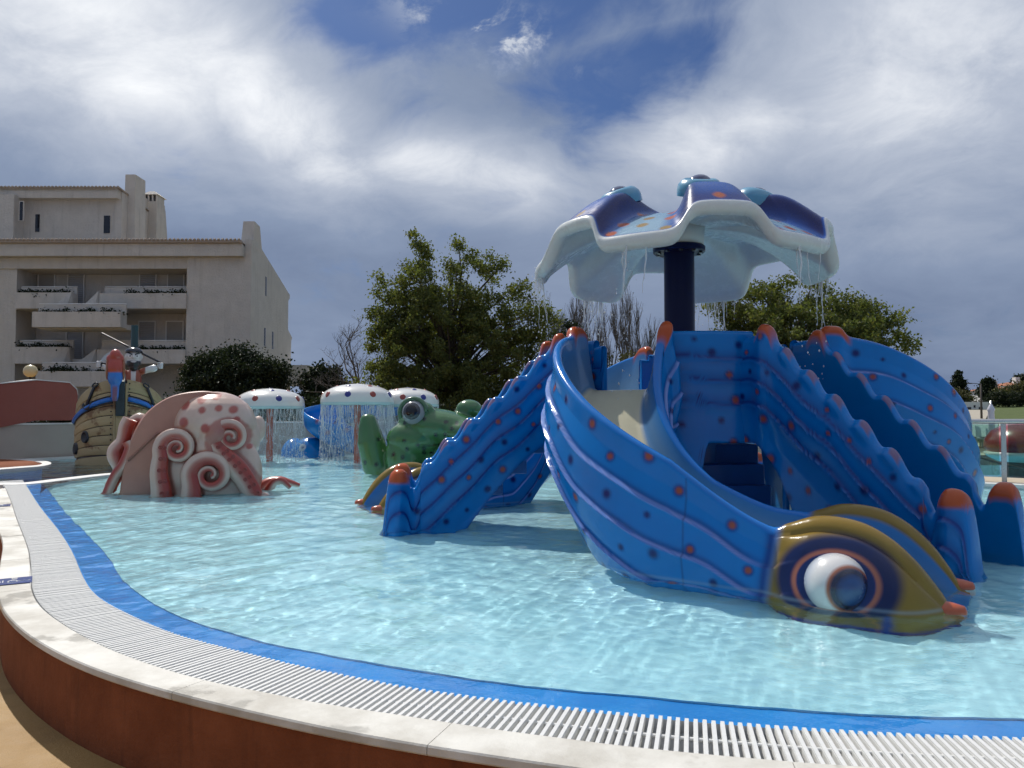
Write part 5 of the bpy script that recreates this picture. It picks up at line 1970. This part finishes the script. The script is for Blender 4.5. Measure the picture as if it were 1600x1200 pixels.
def bare_tree(name, label, base, height, seed, spread=.5, lean=(0, 0), depth=5, r0=.13, kids=(3, 4), mat=None, group=None, up=.25):
    t = thing(name, label, 'tree', base, 0, group)
    r = random.Random(seed); mb = MB()

    def grow(p, d, L, rad, lv):
        pts = [p]; q = p.copy(); dd = d.copy(); n = 4
        for i in range(n):
            dd = (dd + Vector((r.gauss(0, .10), r.gauss(0, .10), r.gauss(0, .06) + up * .12))).normalized()
            q = q + dd * (L / n); pts.append(q.copy())
        mb.tube(pts, [rad * (1 - .45 * i / n) for i in range(n + 1)], 6 if lv > 2 else 4, cap=False)
        if lv <= 0: return
        for k in range(r.randint(*kids)):
            i = r.randint(2, n)
            a = Vector((r.gauss(0, 1), r.gauss(0, 1), r.gauss(0, .5) + up)).normalized()
            grow(pts[i], (dd * (1 - spread) + a * spread).normalized(), L * r.uniform(.55, .8), rad * .52, lv - 1)
    grow(Vector((0, 0, -.1)), Vector((lean[0], lean[1], 1)).normalized(), height * .36, r0, depth)
    mb.build('branches', mat or M_barkg, t, True)
    return t


BY = 40.0
bl = thing('apartment_building', 'beige rendered apartment block with planted balconies and chimneys', 'building', (-20, BY, -.4))
bl.location = (0, 0, 0)


def bX(px, d=BY): return (px - 800) / 1200 * d


def bZ(py, d=BY): return D(800, py, d).z


zr0, zr1 = bZ(402), bZ(378)
XL, XR, XP, XB = -36.0, bX(390), bX(289), bX(18)
part_box('wall', M_rend, bl, XP, XR - .352, BY + .004, BY + 1.9, -.4, zr0)
part_box('wall', M_rend, bl, XL, XB, BY + .2, BY + 1.9, -.4, zr0)
part_box('eave_beam', M_rend, bl, XL, XR - .36, BY - .35, BY + 1.8, zr0 + .005, zr1 - .15)
part_box('soffit', M_rend, bl, XL, XP, BY + .1, BY + 1.9, bZ(419), zr0 - .002)
part_box('back_wall', M_rend, bl, XL, XR - .37, BY + 1.92, BY + 2.2, -.4, zr1 - .2)
# gable side with its sloping top, a slab of real depth
side = [(BY, -.4), (BY, zr1 + .15), (BY + .9, zr1 + .2), (47.0, bZ(461, 47.0)), (47.0, bZ(466, 47)), (46.7, bZ(470, 46.7)), (46.7, bZ(515, 46.7)), (47.6, bZ(528, 47.6)), (47.4, bZ(533, 47.4)), (47.2, -.4)]
M4 = Matrix(((0, 0, 1, 0), (1, 0, 0, 0), (0, 1, 0, 0), (0, 0, 0, 1)))
mb = MB(); mb.prism(side, XR - .35, XR + .002, M=M4); mb.build('gable_wall', M_rend, bl)
for dpt, y0, y1 in ((42.3, 432, 462), (42.2, 512, 540), (43.6, 518, 545)):
    part_box('slit_window', M_wglass, bl, XR - .05, XR + .012, dpt, dpt + .22, bZ(y1, dpt), bZ(y0, dpt))
# tiled roof of the lower block
rz = zr1; zbk = bZ(461, 47.0)
V = [(XL, BY - .5, rz - .02), (XR - .36, BY - .5, rz - .02), (XR - .36, 47.0, zbk), (XL, 47.0, zbk), (XL, BY - .5, rz - .14), (XR - .36, BY - .5, rz - .14), (XR - .36, 47.0, zbk - .12), (XL, 47.0, zbk - .12)]
roof = mesh('roof', V, [(0, 1, 2, 3), (4, 7, 6, 5), (0, 4, 5, 1), (1, 5, 6, 2), (3, 2, 6, 7), (0, 3, 7, 4)], M_roof, bl, False)
mb = MB()
x = XL
while x < XR - .4:
    mb.tube([(x, BY - .53, rz + .02), (x, 47.0, zbk + .04)], .075, 6)
    x += .21
tag(mb.build('roof_tiles', M_roof, roof, True), kind='stuff')
mb = MB()
cx0, cx1 = XR - .70, XR + .01
mb.add([(cx0, 40.3, zr1 - .3), (cx1, 40.3, zr1 - .3), (cx1, 41.7, zr1 - .3), (cx0, 41.7, zr1 - .3), (cx0 + .06, 40.55, bZ(349, 41)), (cx1 - .06, 40.55, bZ(349, 41)), (cx1 - .06, 41.45, bZ(351, 41)), (cx0 + .06, 41.45, bZ(351, 41))], [(0, 1, 5, 4), (1, 2, 6, 5), (2, 3, 7, 6), (3, 0, 4, 7), (4, 5, 6, 7)])
mb.build('chimney', M_rend2, bl)
# floors and balconies
zs = [bZ(483), bZ(568)]
for z in zs:
    part_box('floor_slab', M_rend, bl, XB, XP, BY + .1, BY + 1.92, z, z + .25)
part_box('floor_slab', M_rend, bl, XB, XP, BY + .3, BY + 1.92, -.4, -.2)


def planter(px0, px1, ytop, ymid, ybot, y_off, plant=None, seed=1, chamf=0):
    d = BY + y_off
    x0, x1 = bX(px0, d), bX(px1, d)
    z0, zm, z1 = bZ(ybot, d), bZ(ymid, d), bZ(ytop, d)
    p = part_box('balcony_parapet', M_rend, bl, x0, x1, d, d + .12, z0, zm)
    mb = MB(); mb.box(x0, x1, d + .122, d + .50, z0, z0 + .14); mb.box(x0, x1, d + .502, d + .62, z0 + .002, z1)
    mb.box(x0, x0 + .1, d + .122, d + .5, z0 + .14, zm - .03); mb.box(x1 - .1, x1, d + .122, d + .5, z0 + .14, zm - .03)
    mb.build('planter_box', M_rend, p)
    mb = MB(); mb.tube([(x0, d + .56, z1 + .05), (x1, d + .56, z1 + .05)], .03, 6); mb.build('handrail', M_white, p, True)
    if plant:
        a, b = plant
        r = np.random.default_rng(seed)
        cl = np.stack([r.uniform(bX(a, d), bX(b, d), 26), np.full(26, d + .3) + r.normal(0, .05, 26), np.full(26, zm + .05) + r.normal(0, .06, 26) - .06], 1)
        q = leaves('planter_greenery', cl, .11, 900, .13, M_leafd, p, seed)
        tag(q, kind='stuff')


planter(19, 108, 447, 457, 482, -.15, (24, 100), 3)
planter(152, 288, 447, 458, 482, -.15, (184, 282), 4)
planter(19, 104, 532, 542, 568, -.15, (22, 98), 5)
planter(150, 288, 532, 546, 568, -.15, (210, 285), 6)
planter(47, 186, 474, 487, 511, -1.6, (60, 182), 7)
planter(55, 178, 567, 580, 604, -1.6, (60, 170), 8)
for (a, b, y) in ((47, 186, 511), (55, 178, 604)):     # landing slabs behind the forward planters
    z = bZ(y, BY - 1.6)
    part_box('landing_slab', M_rend, bl, bX(a, BY - 1.6), bX(b, BY - 1.6), BY - .98, BY + .3, z - .05, z + .2)
# raking stair walls between the levels
for (xa, za, xb, zb_) in ((110, 455, 92, 480), (152, 455, 135, 482), (108, 542, 88, 567), (150, 545, 131, 567)):
    mb = MB()
    mb.add([(bX(xa), BY - .1, bZ(za)), (bX(xb), BY - .6, bZ(zb_)), (bX(xb) + .5, BY - .6, bZ(zb_) - .6), (bX(xa) + .1, BY - .1, bZ(zb_) - .1), (bX(xa), BY + .1, bZ(za)), (bX(xb), BY - .4, bZ(zb_)), (bX(xb) + .5, BY - .4, bZ(zb_) - .6), (bX(xa) + .1, BY + .1, bZ(zb_) - .1)], [(0, 3, 2, 1), (4, 5, 6, 7), (0, 1, 5, 4), (1, 2, 6, 5), (2, 3, 7, 6), (3, 0, 4, 7)])
    mb.build('stair_wall', M_rend, bl)


def bdoor(px0, px1, y0, y1, louv, parent=bl, d=BY + 1.88):
    x0, x1, z0, z1 = bX(px0, d), bX(px1, d), bZ(y1, d), bZ(y0, d)
    f = MB()
    f.box(x0 - .06, x0, d - .05, d, z0, z1 + .06); f.box(x1, x1 + .06, d - .05, d, z0, z1 + .06); f.box(x0, x1, d - .05, d, z1, z1 + .06)
    o = f.build('door', M_white, parent)
    if louv:
        part_box('shadow_board', M_door, o, x0, x1, d - .012, d, z0, z1)
        n = int((z1 - z0) / .11)
        for k in range(n):
            z = z0 + (z1 - z0) * (k + .15) / n
            mb = MB()
            mb.add([(x0 + .03, d - .045, z), (x1 - .03, d - .045, z), (x1 - .03, d - .015, z + .075), (x0 + .03, d - .015, z + .075), (x0 + .03, d - .055, z + .01), (x1 - .03, d - .055, z + .01), (x1 - .03, d - .025, z + .085), (x0 + .03, d - .025, z + .085)], [(0, 1, 2, 3)[::-1], (4, 5, 6, 7), (0, 1, 5, 4), (2, 3, 7, 6), (1, 2, 6, 5), (3, 0, 4, 7)])
            mb.build('slat', M_louvre, o)
    else:
        part_box('leaf', M_door, o, x0, x1, d - .03, d, z0, z1)


for a in ((57, 81, 418, 480, 0), (103, 127, 418, 480, 1), (216, 240, 420, 480, 1), (260, 284, 420, 480, 0), (103, 127, 503, 560, 1), (216, 240, 503, 560, 1), (259, 284, 503, 560, 0)):
    bdoor(a[0], a[1], a[2], a[3], a[4])
part_box('wall_lamp', M_terra, bl, bX(35, 41.8), bX(41, 41.8), 41.75, 41.9, bZ(425, 41.8), bZ(416, 41.8))
# upper block
UY = 44.5
uX = lambda px: bX(px, UY)
uZ = lambda py: bZ(py, UY)
part_box('upper_wall', M_rend2, bl, XL, uX(186), UY, UY + 5.2, zr1 - 2, uZ(312))
part_box('upper_wall', M_rend2, bl, XL, uX(30), UY - .9, UY - .004, zr1 - 1.5, uZ(310))
part_box('upper_eave', M_rend2, bl, XL, uX(184), UY - .5, UY + 5, uZ(313) + .004, uZ(299))
mb = MB()
sideu = [(UY - .1, zr1 - 2), (UY - .1, uZ(301)), (UY + .6, uZ(299)), (46.5, bZ(305, 46.5)), (49.8, bZ(323, 49.8)), (50.0, bZ(330, 50.0)), (51.2, zr1 - 2)]
mb.prism(sideu, uX(186) - .4, uX(186) + .004, M=M4); mb.build('upper_gable', M_rend2, bl)
V = [(XL, UY - .6, uZ(298)), (uX(186), UY - .6, uZ(298)), (uX(186), UY + 4, uZ(298) - .5), (XL, UY + 4, uZ(298) - .5), (XL, UY - .6, uZ(298) - .07), (uX(186), UY - .6, uZ(298) - .07)]
r2 = mesh('upper_roof', V, [(0, 1, 2, 3), (0, 4, 5, 1)], M_roof, bl, False)
mb = MB(); x = XL
while x < uX(186):
    mb.tube([(x, UY - .63, uZ(298) + .05), (x, UY + 3.9, uZ(298) - .45)], .075, 6); x += .21
tag(mb.build('roof_tiles', M_roof, r2, True), kind='stuff')
for (a, b, y0, y1, dd) in ((49, 56, 335, 363, 0), (157, 167, 337, 365, 0), (24, 29, 322, 351, -.9)):
    w = part_box('window', M_rend2, bl, bX(a, UY + dd) - .05, bX(b, UY + dd) + .05, UY + dd - .02, UY + dd + .02, bZ(y1, UY), bZ(y0, UY) + .05)
    part_box('pane', M_wglass, w, bX(a, UY + dd), bX(b, UY + dd), UY + dd - .03, UY + dd - .021, bZ(y1, UY) + .02, bZ(y0, UY))


def frustum(name, mat, parent, x0, x1, y0, y1, z0, z1, ins):
    mb = MB()
    mb.add([(x0, y0, z0), (x1, y0, z0), (x1, y1, z0), (x0, y1, z0), (x0 + ins, y0 + ins, z1), (x1 - ins, y0 + ins, z1), (x1 - ins, y1 - ins, z1), (x0 + ins, y1 - ins, z1)], [(3, 2, 1, 0), (0, 1, 5, 4), (1, 2, 6, 5), (2, 3, 7, 6), (3, 0, 4, 7), (4, 5, 6, 7)])
    return mb.build(name, mat, parent)


frustum('chimney', M_rend2, bl, uX(186) - .25, uX(186) + .5, 45.0, 46.4, zr1 - 1, bZ(276, 45.5), .08)
ch = part_box('chimney', M_rend2, bl, uX(186) - .30, uX(186) + .55, 47.6, 48.7, zr1 - 1.5, bZ(317, 48))
for k in range(4):
    x = uX(186) - .28 + .25 * k; part_box('vent_post', M_rend2, ch, x, x + .09, 47.6, 48.58, bZ(317, 48) + .003, bZ(307, 48))
part_box('vent_core', M_wglass, ch, uX(186) - .22, uX(186) + .45, 47.75, 48.45, bZ(317, 48) + .004, bZ(307, 48) - .01)
frustum('vent_cap', M_rend2, ch, uX(186) - .38, uX(186) + .63, 47.5, 48.8, bZ(307, 48) + .002, bZ(300, 48), .35)
# balcony on the far corner
bb_ = part_box('balcony_parapet', M_rend, bl, bX(446, 47), bX(483, 47), 46.6, 48.6, bZ(597, 47), bZ(571, 47))
part_box('floor_slab', M_rend, bb_, bX(446, 47), bX(474, 47), 46.7, 48.5, bZ(602, 47), bZ(597, 47) - .003)

# ------------------------------------------------------------------ hedges, shrubs and trees
def hedge(name, label, pts, h, w, count, size, mat, seed):
    t = thing(name, label, 'hedge', (pts[0][0], pts[0][1], -.4))
    r = np.random.default_rng(seed)
    P = catmull([np.array(p) for p in pts], 120) - np.array(pts[0])
    cl = []
    for i in range(400):
        p = P[r.integers(0, 120)]
        cl.append((p[0] + r.normal(0, w * .3), p[1] + r.normal(0, w * .3), r.uniform(.1, h) + .08 * math.sin(i)))
    leaves('foliage', cl, .16, count, size, mat, t, seed)
    mb = MB()
    for i in range(0, 119, 5): mb.tube([(P[i][0], P[i][1], -.05), (P[i][0] + r.normal(0, .1), P[i][1], h * .8)], [.05, .02], 5)
    mb.build('stems', M_bark, t, True)
    V = []; 
    n = len(P)
    core = MB()
    for i in range(0, 119):
        pass
    return t


hedge('clipped_hedge', 'dark hedge behind the beige wall and the water mushrooms', [WP(60, 25), WP(300, 25.5), WP(520, 26), WP(760, 26), WP(1010, 27), WP(1100, 27)], 1.75, .8, 30000, .16, M_leafd, 5)
leafy_tree('round_shrub', 'large dark rounded shrub in front of the apartment block', 'shrub', (*WP(368, 33), -.4), px_ells([(368, 588, 74, 38), (330, 590, 45, 32), (415, 590, 36, 32), (360, 566, 45, 20), (370, 622, 82, 30)], 33), 200, .24, 42000, .14, M_leafd, 11, .12)
leafy_tree('round_shrub', 'dark shrub under the corner balcony beside the bare tree', 'shrub', (*WP(505, 37), -.4), px_ells([(508, 595, 30, 24), (485, 605, 24, 20), (525, 612, 18, 18), (505, 630, 42, 20)], 37), 90, .26, 10000, .17, M_leafd, 12, .1)
leafy_tree('plane_tree', 'tall leafy green tree with several peaks behind the mushrooms', 'tree', (*WP(702, 30), -.4),
           px_ells([(700, 560, 132, 78), (652, 440, 36, 66), (650, 395, 20, 40), (650, 366, 9, 14), (724, 440, 36, 66), (723, 392, 20, 32), (723, 366, 9, 12), (770, 440, 24, 46), (770, 398, 9, 14), (610, 470, 36, 52), (601, 420, 14, 20), (590, 535, 30, 55), (566, 488, 12, 16), (815, 490, 40, 55), (805, 440, 12, 16), (852, 525, 34, 50), (845, 475, 14, 20), (875, 510, 16, 26), (700, 615, 150, 40), (690, 500, 90, 60)], 30), 620, .17, 95000, .12, M_leaf, 21, .26, limbs=150)
leafy_tree('plane_tree', 'leafy green tree rising behind the fountain canopy and right-hand stairs', 'tree', (*WP(1240, 27), -.4),
           px_ells([(1240, 530, 140, 62), (1180, 480, 60, 42), (1255, 470, 55, 42), (1310, 490, 45, 36), (1345, 500, 40, 34), (1390, 525, 38, 36), (1418, 545, 20, 20), (1130, 500, 40, 40), (1240, 590, 150, 40)], 27), 460, .17, 64000, .12, M_leaf, 22, .24, limbs=130)
leafy_tree('dense_shrub', 'dense green shrub between the tall tree and the bare poplars', 'shrub', (*WP(880, 29), -.4), px_ells([(878, 520, 22, 20), (890, 545, 30, 30), (900, 580, 40, 40)], 29), 60, .22, 9000, .12, M_leafd, 23, .1)
leafy_tree('dense_shrub', 'small green shrub seen over the chute between the poplars', 'shrub', (*WP(990, 31), -.4), px_ells([(990, 562, 20, 12), (1000, 590, 30, 24)], 31), 40, .2, 5000, .12, M_leafo, 24, .08)
bare_tree('bare_tree', 'leafless grey tree leaning beside the tall green tree', (*WP(578, 34), -.4), 6.3, 31, .52, (-.30, 0), 5, .13, (3, 4), up=.35)
for i, (px, top) in enumerate(((868, 478), (888, 462), (905, 455), (925, 470), (950, 466), (968, 458), (985, 474), (1000, 492))):
    d = 44 + (i % 3) * 1.2
    bare_tree('bare_poplar', 'thin leafless upright poplar in a row behind the blue slide', (*WP(px, d), -.4), (bZ(top, d) + .4) * 1.12, 50 + i, .20, (0, 0), 4, .09, (4, 5), group='row of bare poplars', up=1.3)

# ------------------------------------------------------------------ right-hand side: deck, glass fence, second pool, lawn, houses
M_deck = plain('sand_deck', (0.50, 0.42, 0.31), .75, .12, 1.5, .003, 50, world_co=True)
M_water2 = mat_water('second_pool_water', (0.80, 0.95, 1.0), .02)
M_floor2 = plain('blue_pool_floor', (0.10, 0.42, 0.60), .6, .1, 1, world_co=True)
edge_pts = [(11.2, 8.6), (7.6, 11.45), (7.0, 11.9), (5.6, 14.5)]
V = []; F = []
outer = [(13.0, 9.6), (8.45, 12.75), (8.0, 13.1), (6.6, 15.4)]
mb = MB()
n = 4
V = [(*p, .02) for p in edge_pts] + [(*p, .02) for p in outer] + [(*p, -.38) for p in edge_pts] + [(*p, -.38) for p in outer]
F = [(i, i + 1, n + i + 1, n + i) for i in range(3)] + [(2 * n + i, 2 * n + i + 1, i + 1, i) for i in range(3)] + [(n + i, n + i + 1, 3 * n + i + 1, 3 * n + i) for i in range(3)] + [(0, n, 3 * n, 2 * n), (3, 2 * n + 3, 3 * n + 3, n + 3)]
tag(mesh('pool_deck', V, F, M_deck, None, False), kind='structure')
kerb = MB(); 
for i in range(3):
    a = Vector((*edge_pts[i], 0)); b_ = Vector((*edge_pts[i + 1], 0)); u = (b_ - a).normalized(); w_ = Vector((u.y, -u.x, 0)) * -1
    kerb.add([a + Vector((0, 0, -.02)) - w_ * .02, b_ + Vector((0, 0, -.02)) - w_ * .02, b_ + w_ * .0 + Vector((0, 0, .045)) - w_ * .02, a + Vector((0, 0, .045)) - w_ * .02, a + w_ * .25 + Vector((0, 0, .045)), b_ + w_ * .25 + Vector((0, 0, .045)), a + w_ * .25 + Vector((0, 0, .0)), b_ + w_ * .25], [(0, 1, 2, 3), (3, 2, 5, 4), (4, 5, 7, 6)])
tag(kerb.build('white_kerb', M_line, None), 'white kerb edging the sand coloured deck by the glass fence', 'kerb')
P2 = [(8.2, 13.3), (13.5, 9.9), (26, 12), (26, 21.0), (9.5, 20.6)]
tag(mesh('second_pool_floor', [(x, y, -.30) for x, y in P2], [tuple(range(5))], M_floor2, None, False), kind='structure')
tag(mesh('second_pool_water', [(x, y, -.06) for x, y in P2], [tuple(range(5))], M_water2, None, False), kind='structure')
tag(mesh('far_deck', [(7.5, 20.7, -.045), (30, 21.1, -.045), (30, 29, -.02), (7.5, 29, -.02)], [(0, 1, 2, 3)], M_deck, None, False), kind='structure')


def fence():
    t = thing('glass_fence', 'glass fence with a steel top rail along the pool deck', 'fence')
    a = Vector((*G(1400, 740)[:2], 0)); 
    A = Vector((5.55, 13.2, 0)); Bp = Vector((*D(1567, 645, 12.05)[:2], 0)); Cc = Vector((11.3, 9.7, 0))
    mb = MB(); mb.tube([A + Vector((0, 0, .965)), Bp + Vector((0, 0, .965)), Cc + Vector((0, 0, 1.0))], .038, 12); mb.build('top_rail', M_steel, t, True)
    gm, g, b, out = material('greenish_glass')
    tr = g.n('ShaderNodeBsdfTransparent'); tr.inputs[0].default_value = (.62, .78, .72, 1)
    gl = g.n('ShaderNodeBsdfGlossy'); gl.inputs['Roughness'].default_value = .02
    fr = g.n('ShaderNodeFresnel'); fr.inputs[0].default_value = 1.5
    mx = g.n('ShaderNodeMixShader'); g.put(mx.inputs[0], fr.outputs[0])
    gm.node_tree.links.new(tr.outputs[0], mx.inputs[1]); gm.node_tree.links.new(gl.outputs[0], mx.inputs[2]); gm.node_tree.links.new(mx.outputs[0], out.inputs[0])
    segs = [(A, Bp, 1), (Bp, Cc, 2)]
    for (p, q, cnt) in segs:
        u = (q - p).normalized(); L = (q - p).length; ang = math.atan2(u.y, u.x)
        for k in range(cnt + 1):
            c = p + u * (L * k / cnt)
            if p is not A and k == 0: continue
            mb = MB(); mb.box(-.035, .035, -.02, .02, .0, .95)
            o = mb.build('post', M_steel, t, bevel=.006); o.location = c + Vector((0, 0, .02)); o.rotation_euler = (0, 0, ang)
        for k in range(cnt):
            c = p + u * (L * (k + .5) / cnt)
            mb = MB(); mb.box(-L / cnt / 2 + .06, L / cnt / 2 - .06, -.006, .006, .10, .90)
            o = mb.build('glass_pane', gm, t); o.location = c + Vector((0, 0, .02)); o.rotation_euler = (0, 0, ang)


fence()
M_grass = plain('lawn_grass', (0.075, 0.105, 0.022), .9, .35, 1.2, .03, 14, world_co=True)
nx, ny = 30, 30; V = []
for i in range(nx):
    for j in range(ny):
        x = 9 + 50 * i / (nx - 1); y = 29 + 45 * j / (ny - 1)
        V.append((x, y, -.03 + 1.75 * smoothst(np.array(float(y)), 26, 62) + .06 * math.sin(x * .4 + y * .3)))
lawn = tag(mesh('lawn', V, gridf(nx, ny)[:, ::1], M_grass, None, True), kind='structure')
M_path = plain('pale_path', (0.40, 0.36, 0.29), .9, .12, 1, world_co=True)
pp = [D(1470, 0, 31)[0], D(1528, 0, 31)[0], D(1545, 0, 49)[0], D(1480, 0, 49)[0]]
lz = lambda y: -.03 + 1.75 * float(smoothst(np.array(float(y)), 26, 62))
V = []
for j in range(12):
    y = 30.0 + 19 * j / 11; f = j / 11
    V += [(bX(1440 + 30 * f, y), y, lz(y) + .09), (bX(1526 + 22 * f, y), y, lz(y) + .09)]
tag(mesh('path', V, [(2 * j, 2 * j + 1, 2 * j + 3, 2 * j + 2) for j in range(11)], M_path, None, True), kind='structure')
gw = thing('garden_wall', 'pale garden wall with small openings below the cypress', 'wall', (bX(1470, 50), 50, 0))
x0 = bX(1470, 50)
mb = MB(); mb.box(0, bX(1545, 50) - x0, 0, .3, lz(50) - .5, bZ(628, 50)); mb.build('rendered_body', M_white, gw)
for (a, b_, y0, y1) in ((1507, 1517, 636, 640), (1521, 1524, 633, 637), (1529, 1535, 636, 640)):
    part_box('opening', M_wglass, gw, bX(a, 50) - x0, bX(b_, 50) - x0, -.01, .05, bZ(y1, 50), bZ(y0, 50))


def house(px0, px1, ytop, yeave, ybase, d, label, ridge=.4):
    x0, x1 = bX(px0, d), bX(px1, d)
    t = thing('house', label, 'house', ((x0 + x1) / 2, d, 0))
    w = (x1 - x0) / 2; zb_ = bZ(ybase, d) - 1; ze = bZ(yeave, d); zt_ = bZ(ytop, d)
    mb = MB(); mb.box(-w, w, 0, 5, zb_, ze); mb.build('wall', M_white, t)
    mb = MB(); mb.add([(-w - .2, -.2, ze + .003), (w + .2, -.2, ze + .003), (w + .2, 5.2, ze + .003), (-w - .2, 5.2, ze + .003), (-w * .6, 2.5, zt_), (w * .6, 2.5, zt_)], [(0, 1, 5, 4), (2, 3, 4, 5), (1, 2, 5), (3, 0, 4), (3, 2, 1, 0)])
    r_ = mb.build('roof', M_terra, t)
    mb = MB(); mb.box(-w * .55, -w * .35, 1.2, 1.8, ze, zt_ + .5); mb.build('chimney', M_white, r_)
    for k in (-.35, .25):
        wd = part_box('window', M_white, t, w * k, w * k + .9, -.03, .0, ze - 1.6, ze - .5); part_box('pane', M_wglass, wd, w * k + .08, w * k + .82, -.045, -.031, ze - 1.52, ze - .58)


house(1562, 1592, 603, 609, 632, 72, 'white house with red tiled roof beyond the hedge')
house(1585, 1650, 596, 602, 632, 80, 'larger pale house partly hidden behind the white one')
house(1462, 1490, 611, 614, 632, 76, 'low house with red roof beyond the cypress')
leafy_tree('cypress_tree', 'dark narrow cypress standing above the garden wall', 'tree', (bX(1499, 58), 58, lz(58)), px_ells([(1497, 586, 4.5, 6), (1498, 598, 7, 12), (1499, 612, 9, 13), (1500, 622, 10, 10)], 58), 90, .14, 9000, .16, M_leafd, 71, .12, limbs=20)
leafy_tree('olive_bush', 'grey green bush at the foot of the cypress', 'shrub', (bX(1500, 54), 54, lz(54)), px_ells([(1498, 622, 18, 8), (1486, 627, 8, 6)], 54), 40, .2, 4500, .16, M_leafo, 72, .06, limbs=15)
leafy_tree('pine_tree', 'loose dark tree beside the white house', 'tree', (bX(1545, 64), 64, lz(62)), px_ells([(1543, 600, 8, 9), (1550, 608, 6, 8), (1536, 612, 6, 10), (1545, 618, 5, 14)], 64), 60, .2, 5000, .2, M_leafd, 73, .1, limbs=20)
leafy_tree('olive_bush', 'broad brown green bush in front of the white house', 'shrub', (bX(1585, 60), 60, lz(60)), px_ells([(1585, 616, 18, 11), (1605, 614, 20, 13), (1568, 622, 12, 8)], 60), 60, .24, 8000, .18, M_leafo, 74, .06, limbs=15)
leafy_tree('pine_tree', 'dark tree on the skyline behind the houses', 'tree', (bX(1596, 90), 90, 1.5), px_ells([(1594, 592, 7, 5), (1602, 595, 9, 7), (1598, 604, 8, 8)], 90), 40, .3, 4000, .3, M_leafd, 75, .15, limbs=15)
t = thing('clipped_hedge', 'long dark clipped hedge along the top of the lawn', 'hedge', (bX(1545, 55), 55, lz(55)))
rr = np.random.default_rng(9)
leaves('foliage', np.stack([rr.uniform(0, 9, 200), rr.uniform(0, .8, 200), rr.uniform(0, .85, 200) + .1], 1), .12, 12000, .14, M_leafd, t, 9)
lp = thing('street_lamp', 'tall pale street lamp post with a long arm by the path', 'street lamp', (bX(1533, 42), 42, lz(42) + .05))
zt_ = bZ(601, 42) - lz(42)
mb = MB(); mb.tube([(0, 0, 0), (0, 0, zt_)], [.06, .045], 8); mb.build('post', M_barkg, lp, True)
mb = MB(); mb.tube([(0, 0, zt_ - .03), (-.35, 0, zt_ + .02), (-.62, 0, zt_ + .03)], .02, 6); mb.build('arm', M_iron, lp, True)
mb = MB(); mb.box(-.72, -.50, -.05, .05, zt_ - .01, zt_ + .045); mb.build('lamp_head', M_iron, lp, bevel=.01)
um = thing('closed_parasol', 'closed pale parasol on a pole beside the lawn', 'parasol', (bX(1548, 23), 23, -.04))
mb = MB(); mb.tube([(0, 0, 0), (0, 0, 1.5)], .025, 8); mb.build('pole', M_steel, um, True)
mb = MB(); mb.lathe([(.09, .62), (.095, .9), (.085, 1.18), (.105, 1.215), (.11, 1.24), (.05, 1.36), (.02, 1.42), (0, 1.43)], 14); mb.build('folded_cover', plain('parasol_cloth', (0.55, 0.55, 0.62), .8, .15, 12, .01, 20), um, True)
M_slg = plain('lounger_white', (0.55, 0.60, 0.58), .6, .08, 5)
for k, px in enumerate((1508, 1524, 1545, 1580, 1600)):
    lg = thing('sun_lounger', 'white sun lounger with raised back on the far deck behind the fence', 'sun lounger', (bX(px, 25.5), 25.5, -.03), R(62), 'white loungers beyond the second pool')
    mb = MB(); mb.box(-.9, .25, -.3, .3, .28, .33); mb.build('bed', M_slg, lg)
    mb = MB(); mb.box(0, .75, -.3, .3, -.02, .03, M=Matrix.Translation((.25, 0, .31)) @ Matrix.Rotation(R(-42), 4, 'Y')); mb.build('backrest', M_slg, lg)
    for (x, y) in ((-.8, -.26), (-.8, .26), (.2, -.26), (.2, .26)):
        mb = MB(); mb.box(x - .025, x + .025, y - .025, y + .025, 0, .278); mb.build('leg', M_slg, lg)
toy = thing('red_dome', 'round red water toy with a white rim behind the glass fence', 'water toy', (bX(1612, 15.5), 15.5, -.3))
mb = MB(); mb.lathe([(.80, .62), (.86, .72), (.84, .86), (.72, 1.04), (.5, 1.16), (.25, 1.22), (0, 1.24)], 36); mb.build('dome', plain('red_gelcoat', (0.26, 0.025, 0.03), .28, .15, 4, coat=.6), toy, True)
mb = MB(); mb.lathe([(.62, .42), (.80, .52), (.87, .60), (.80, .619)], 36); mb.build('rim', M_mush, toy, True)
mb = MB(); mb.lathe([(.50, 0), (.50, .3), (.62, .419)], 28); mb.build('pedestal', plain('toy_brown', (0.16, 0.06, 0.04), .5, .2, 4), toy, True)
hr = thing('pool_handrail', 'bent grey handrail at the steps of the second pool', 'handrail', (bX(1540, 14.5), 14.5, -.3))
mb = MB(); mb.tube([(-.45, .5, .55), (-.2, .3, .62), (.3, -.1, .42), (.75, -.4, .30)], .022, 8); mb.build('bar', M_barkg, hr, True)
for (x, y, z) in ((-.2, .3, .6), (.3, -.1, .42)):
    mb = MB(); mb.tube([(x, y, 0), (x, y, z)], .022, 8); mb.build('leg', M_barkg, hr, True)
# everything that stands in or under the pool receives the sun refracted by its surface
for o in bpy.data.objects:
    if o.type == 'MESH' and o.name not in ('pool_water', 'channel_water'):
        o.cycles.is_caustics_receiver = True
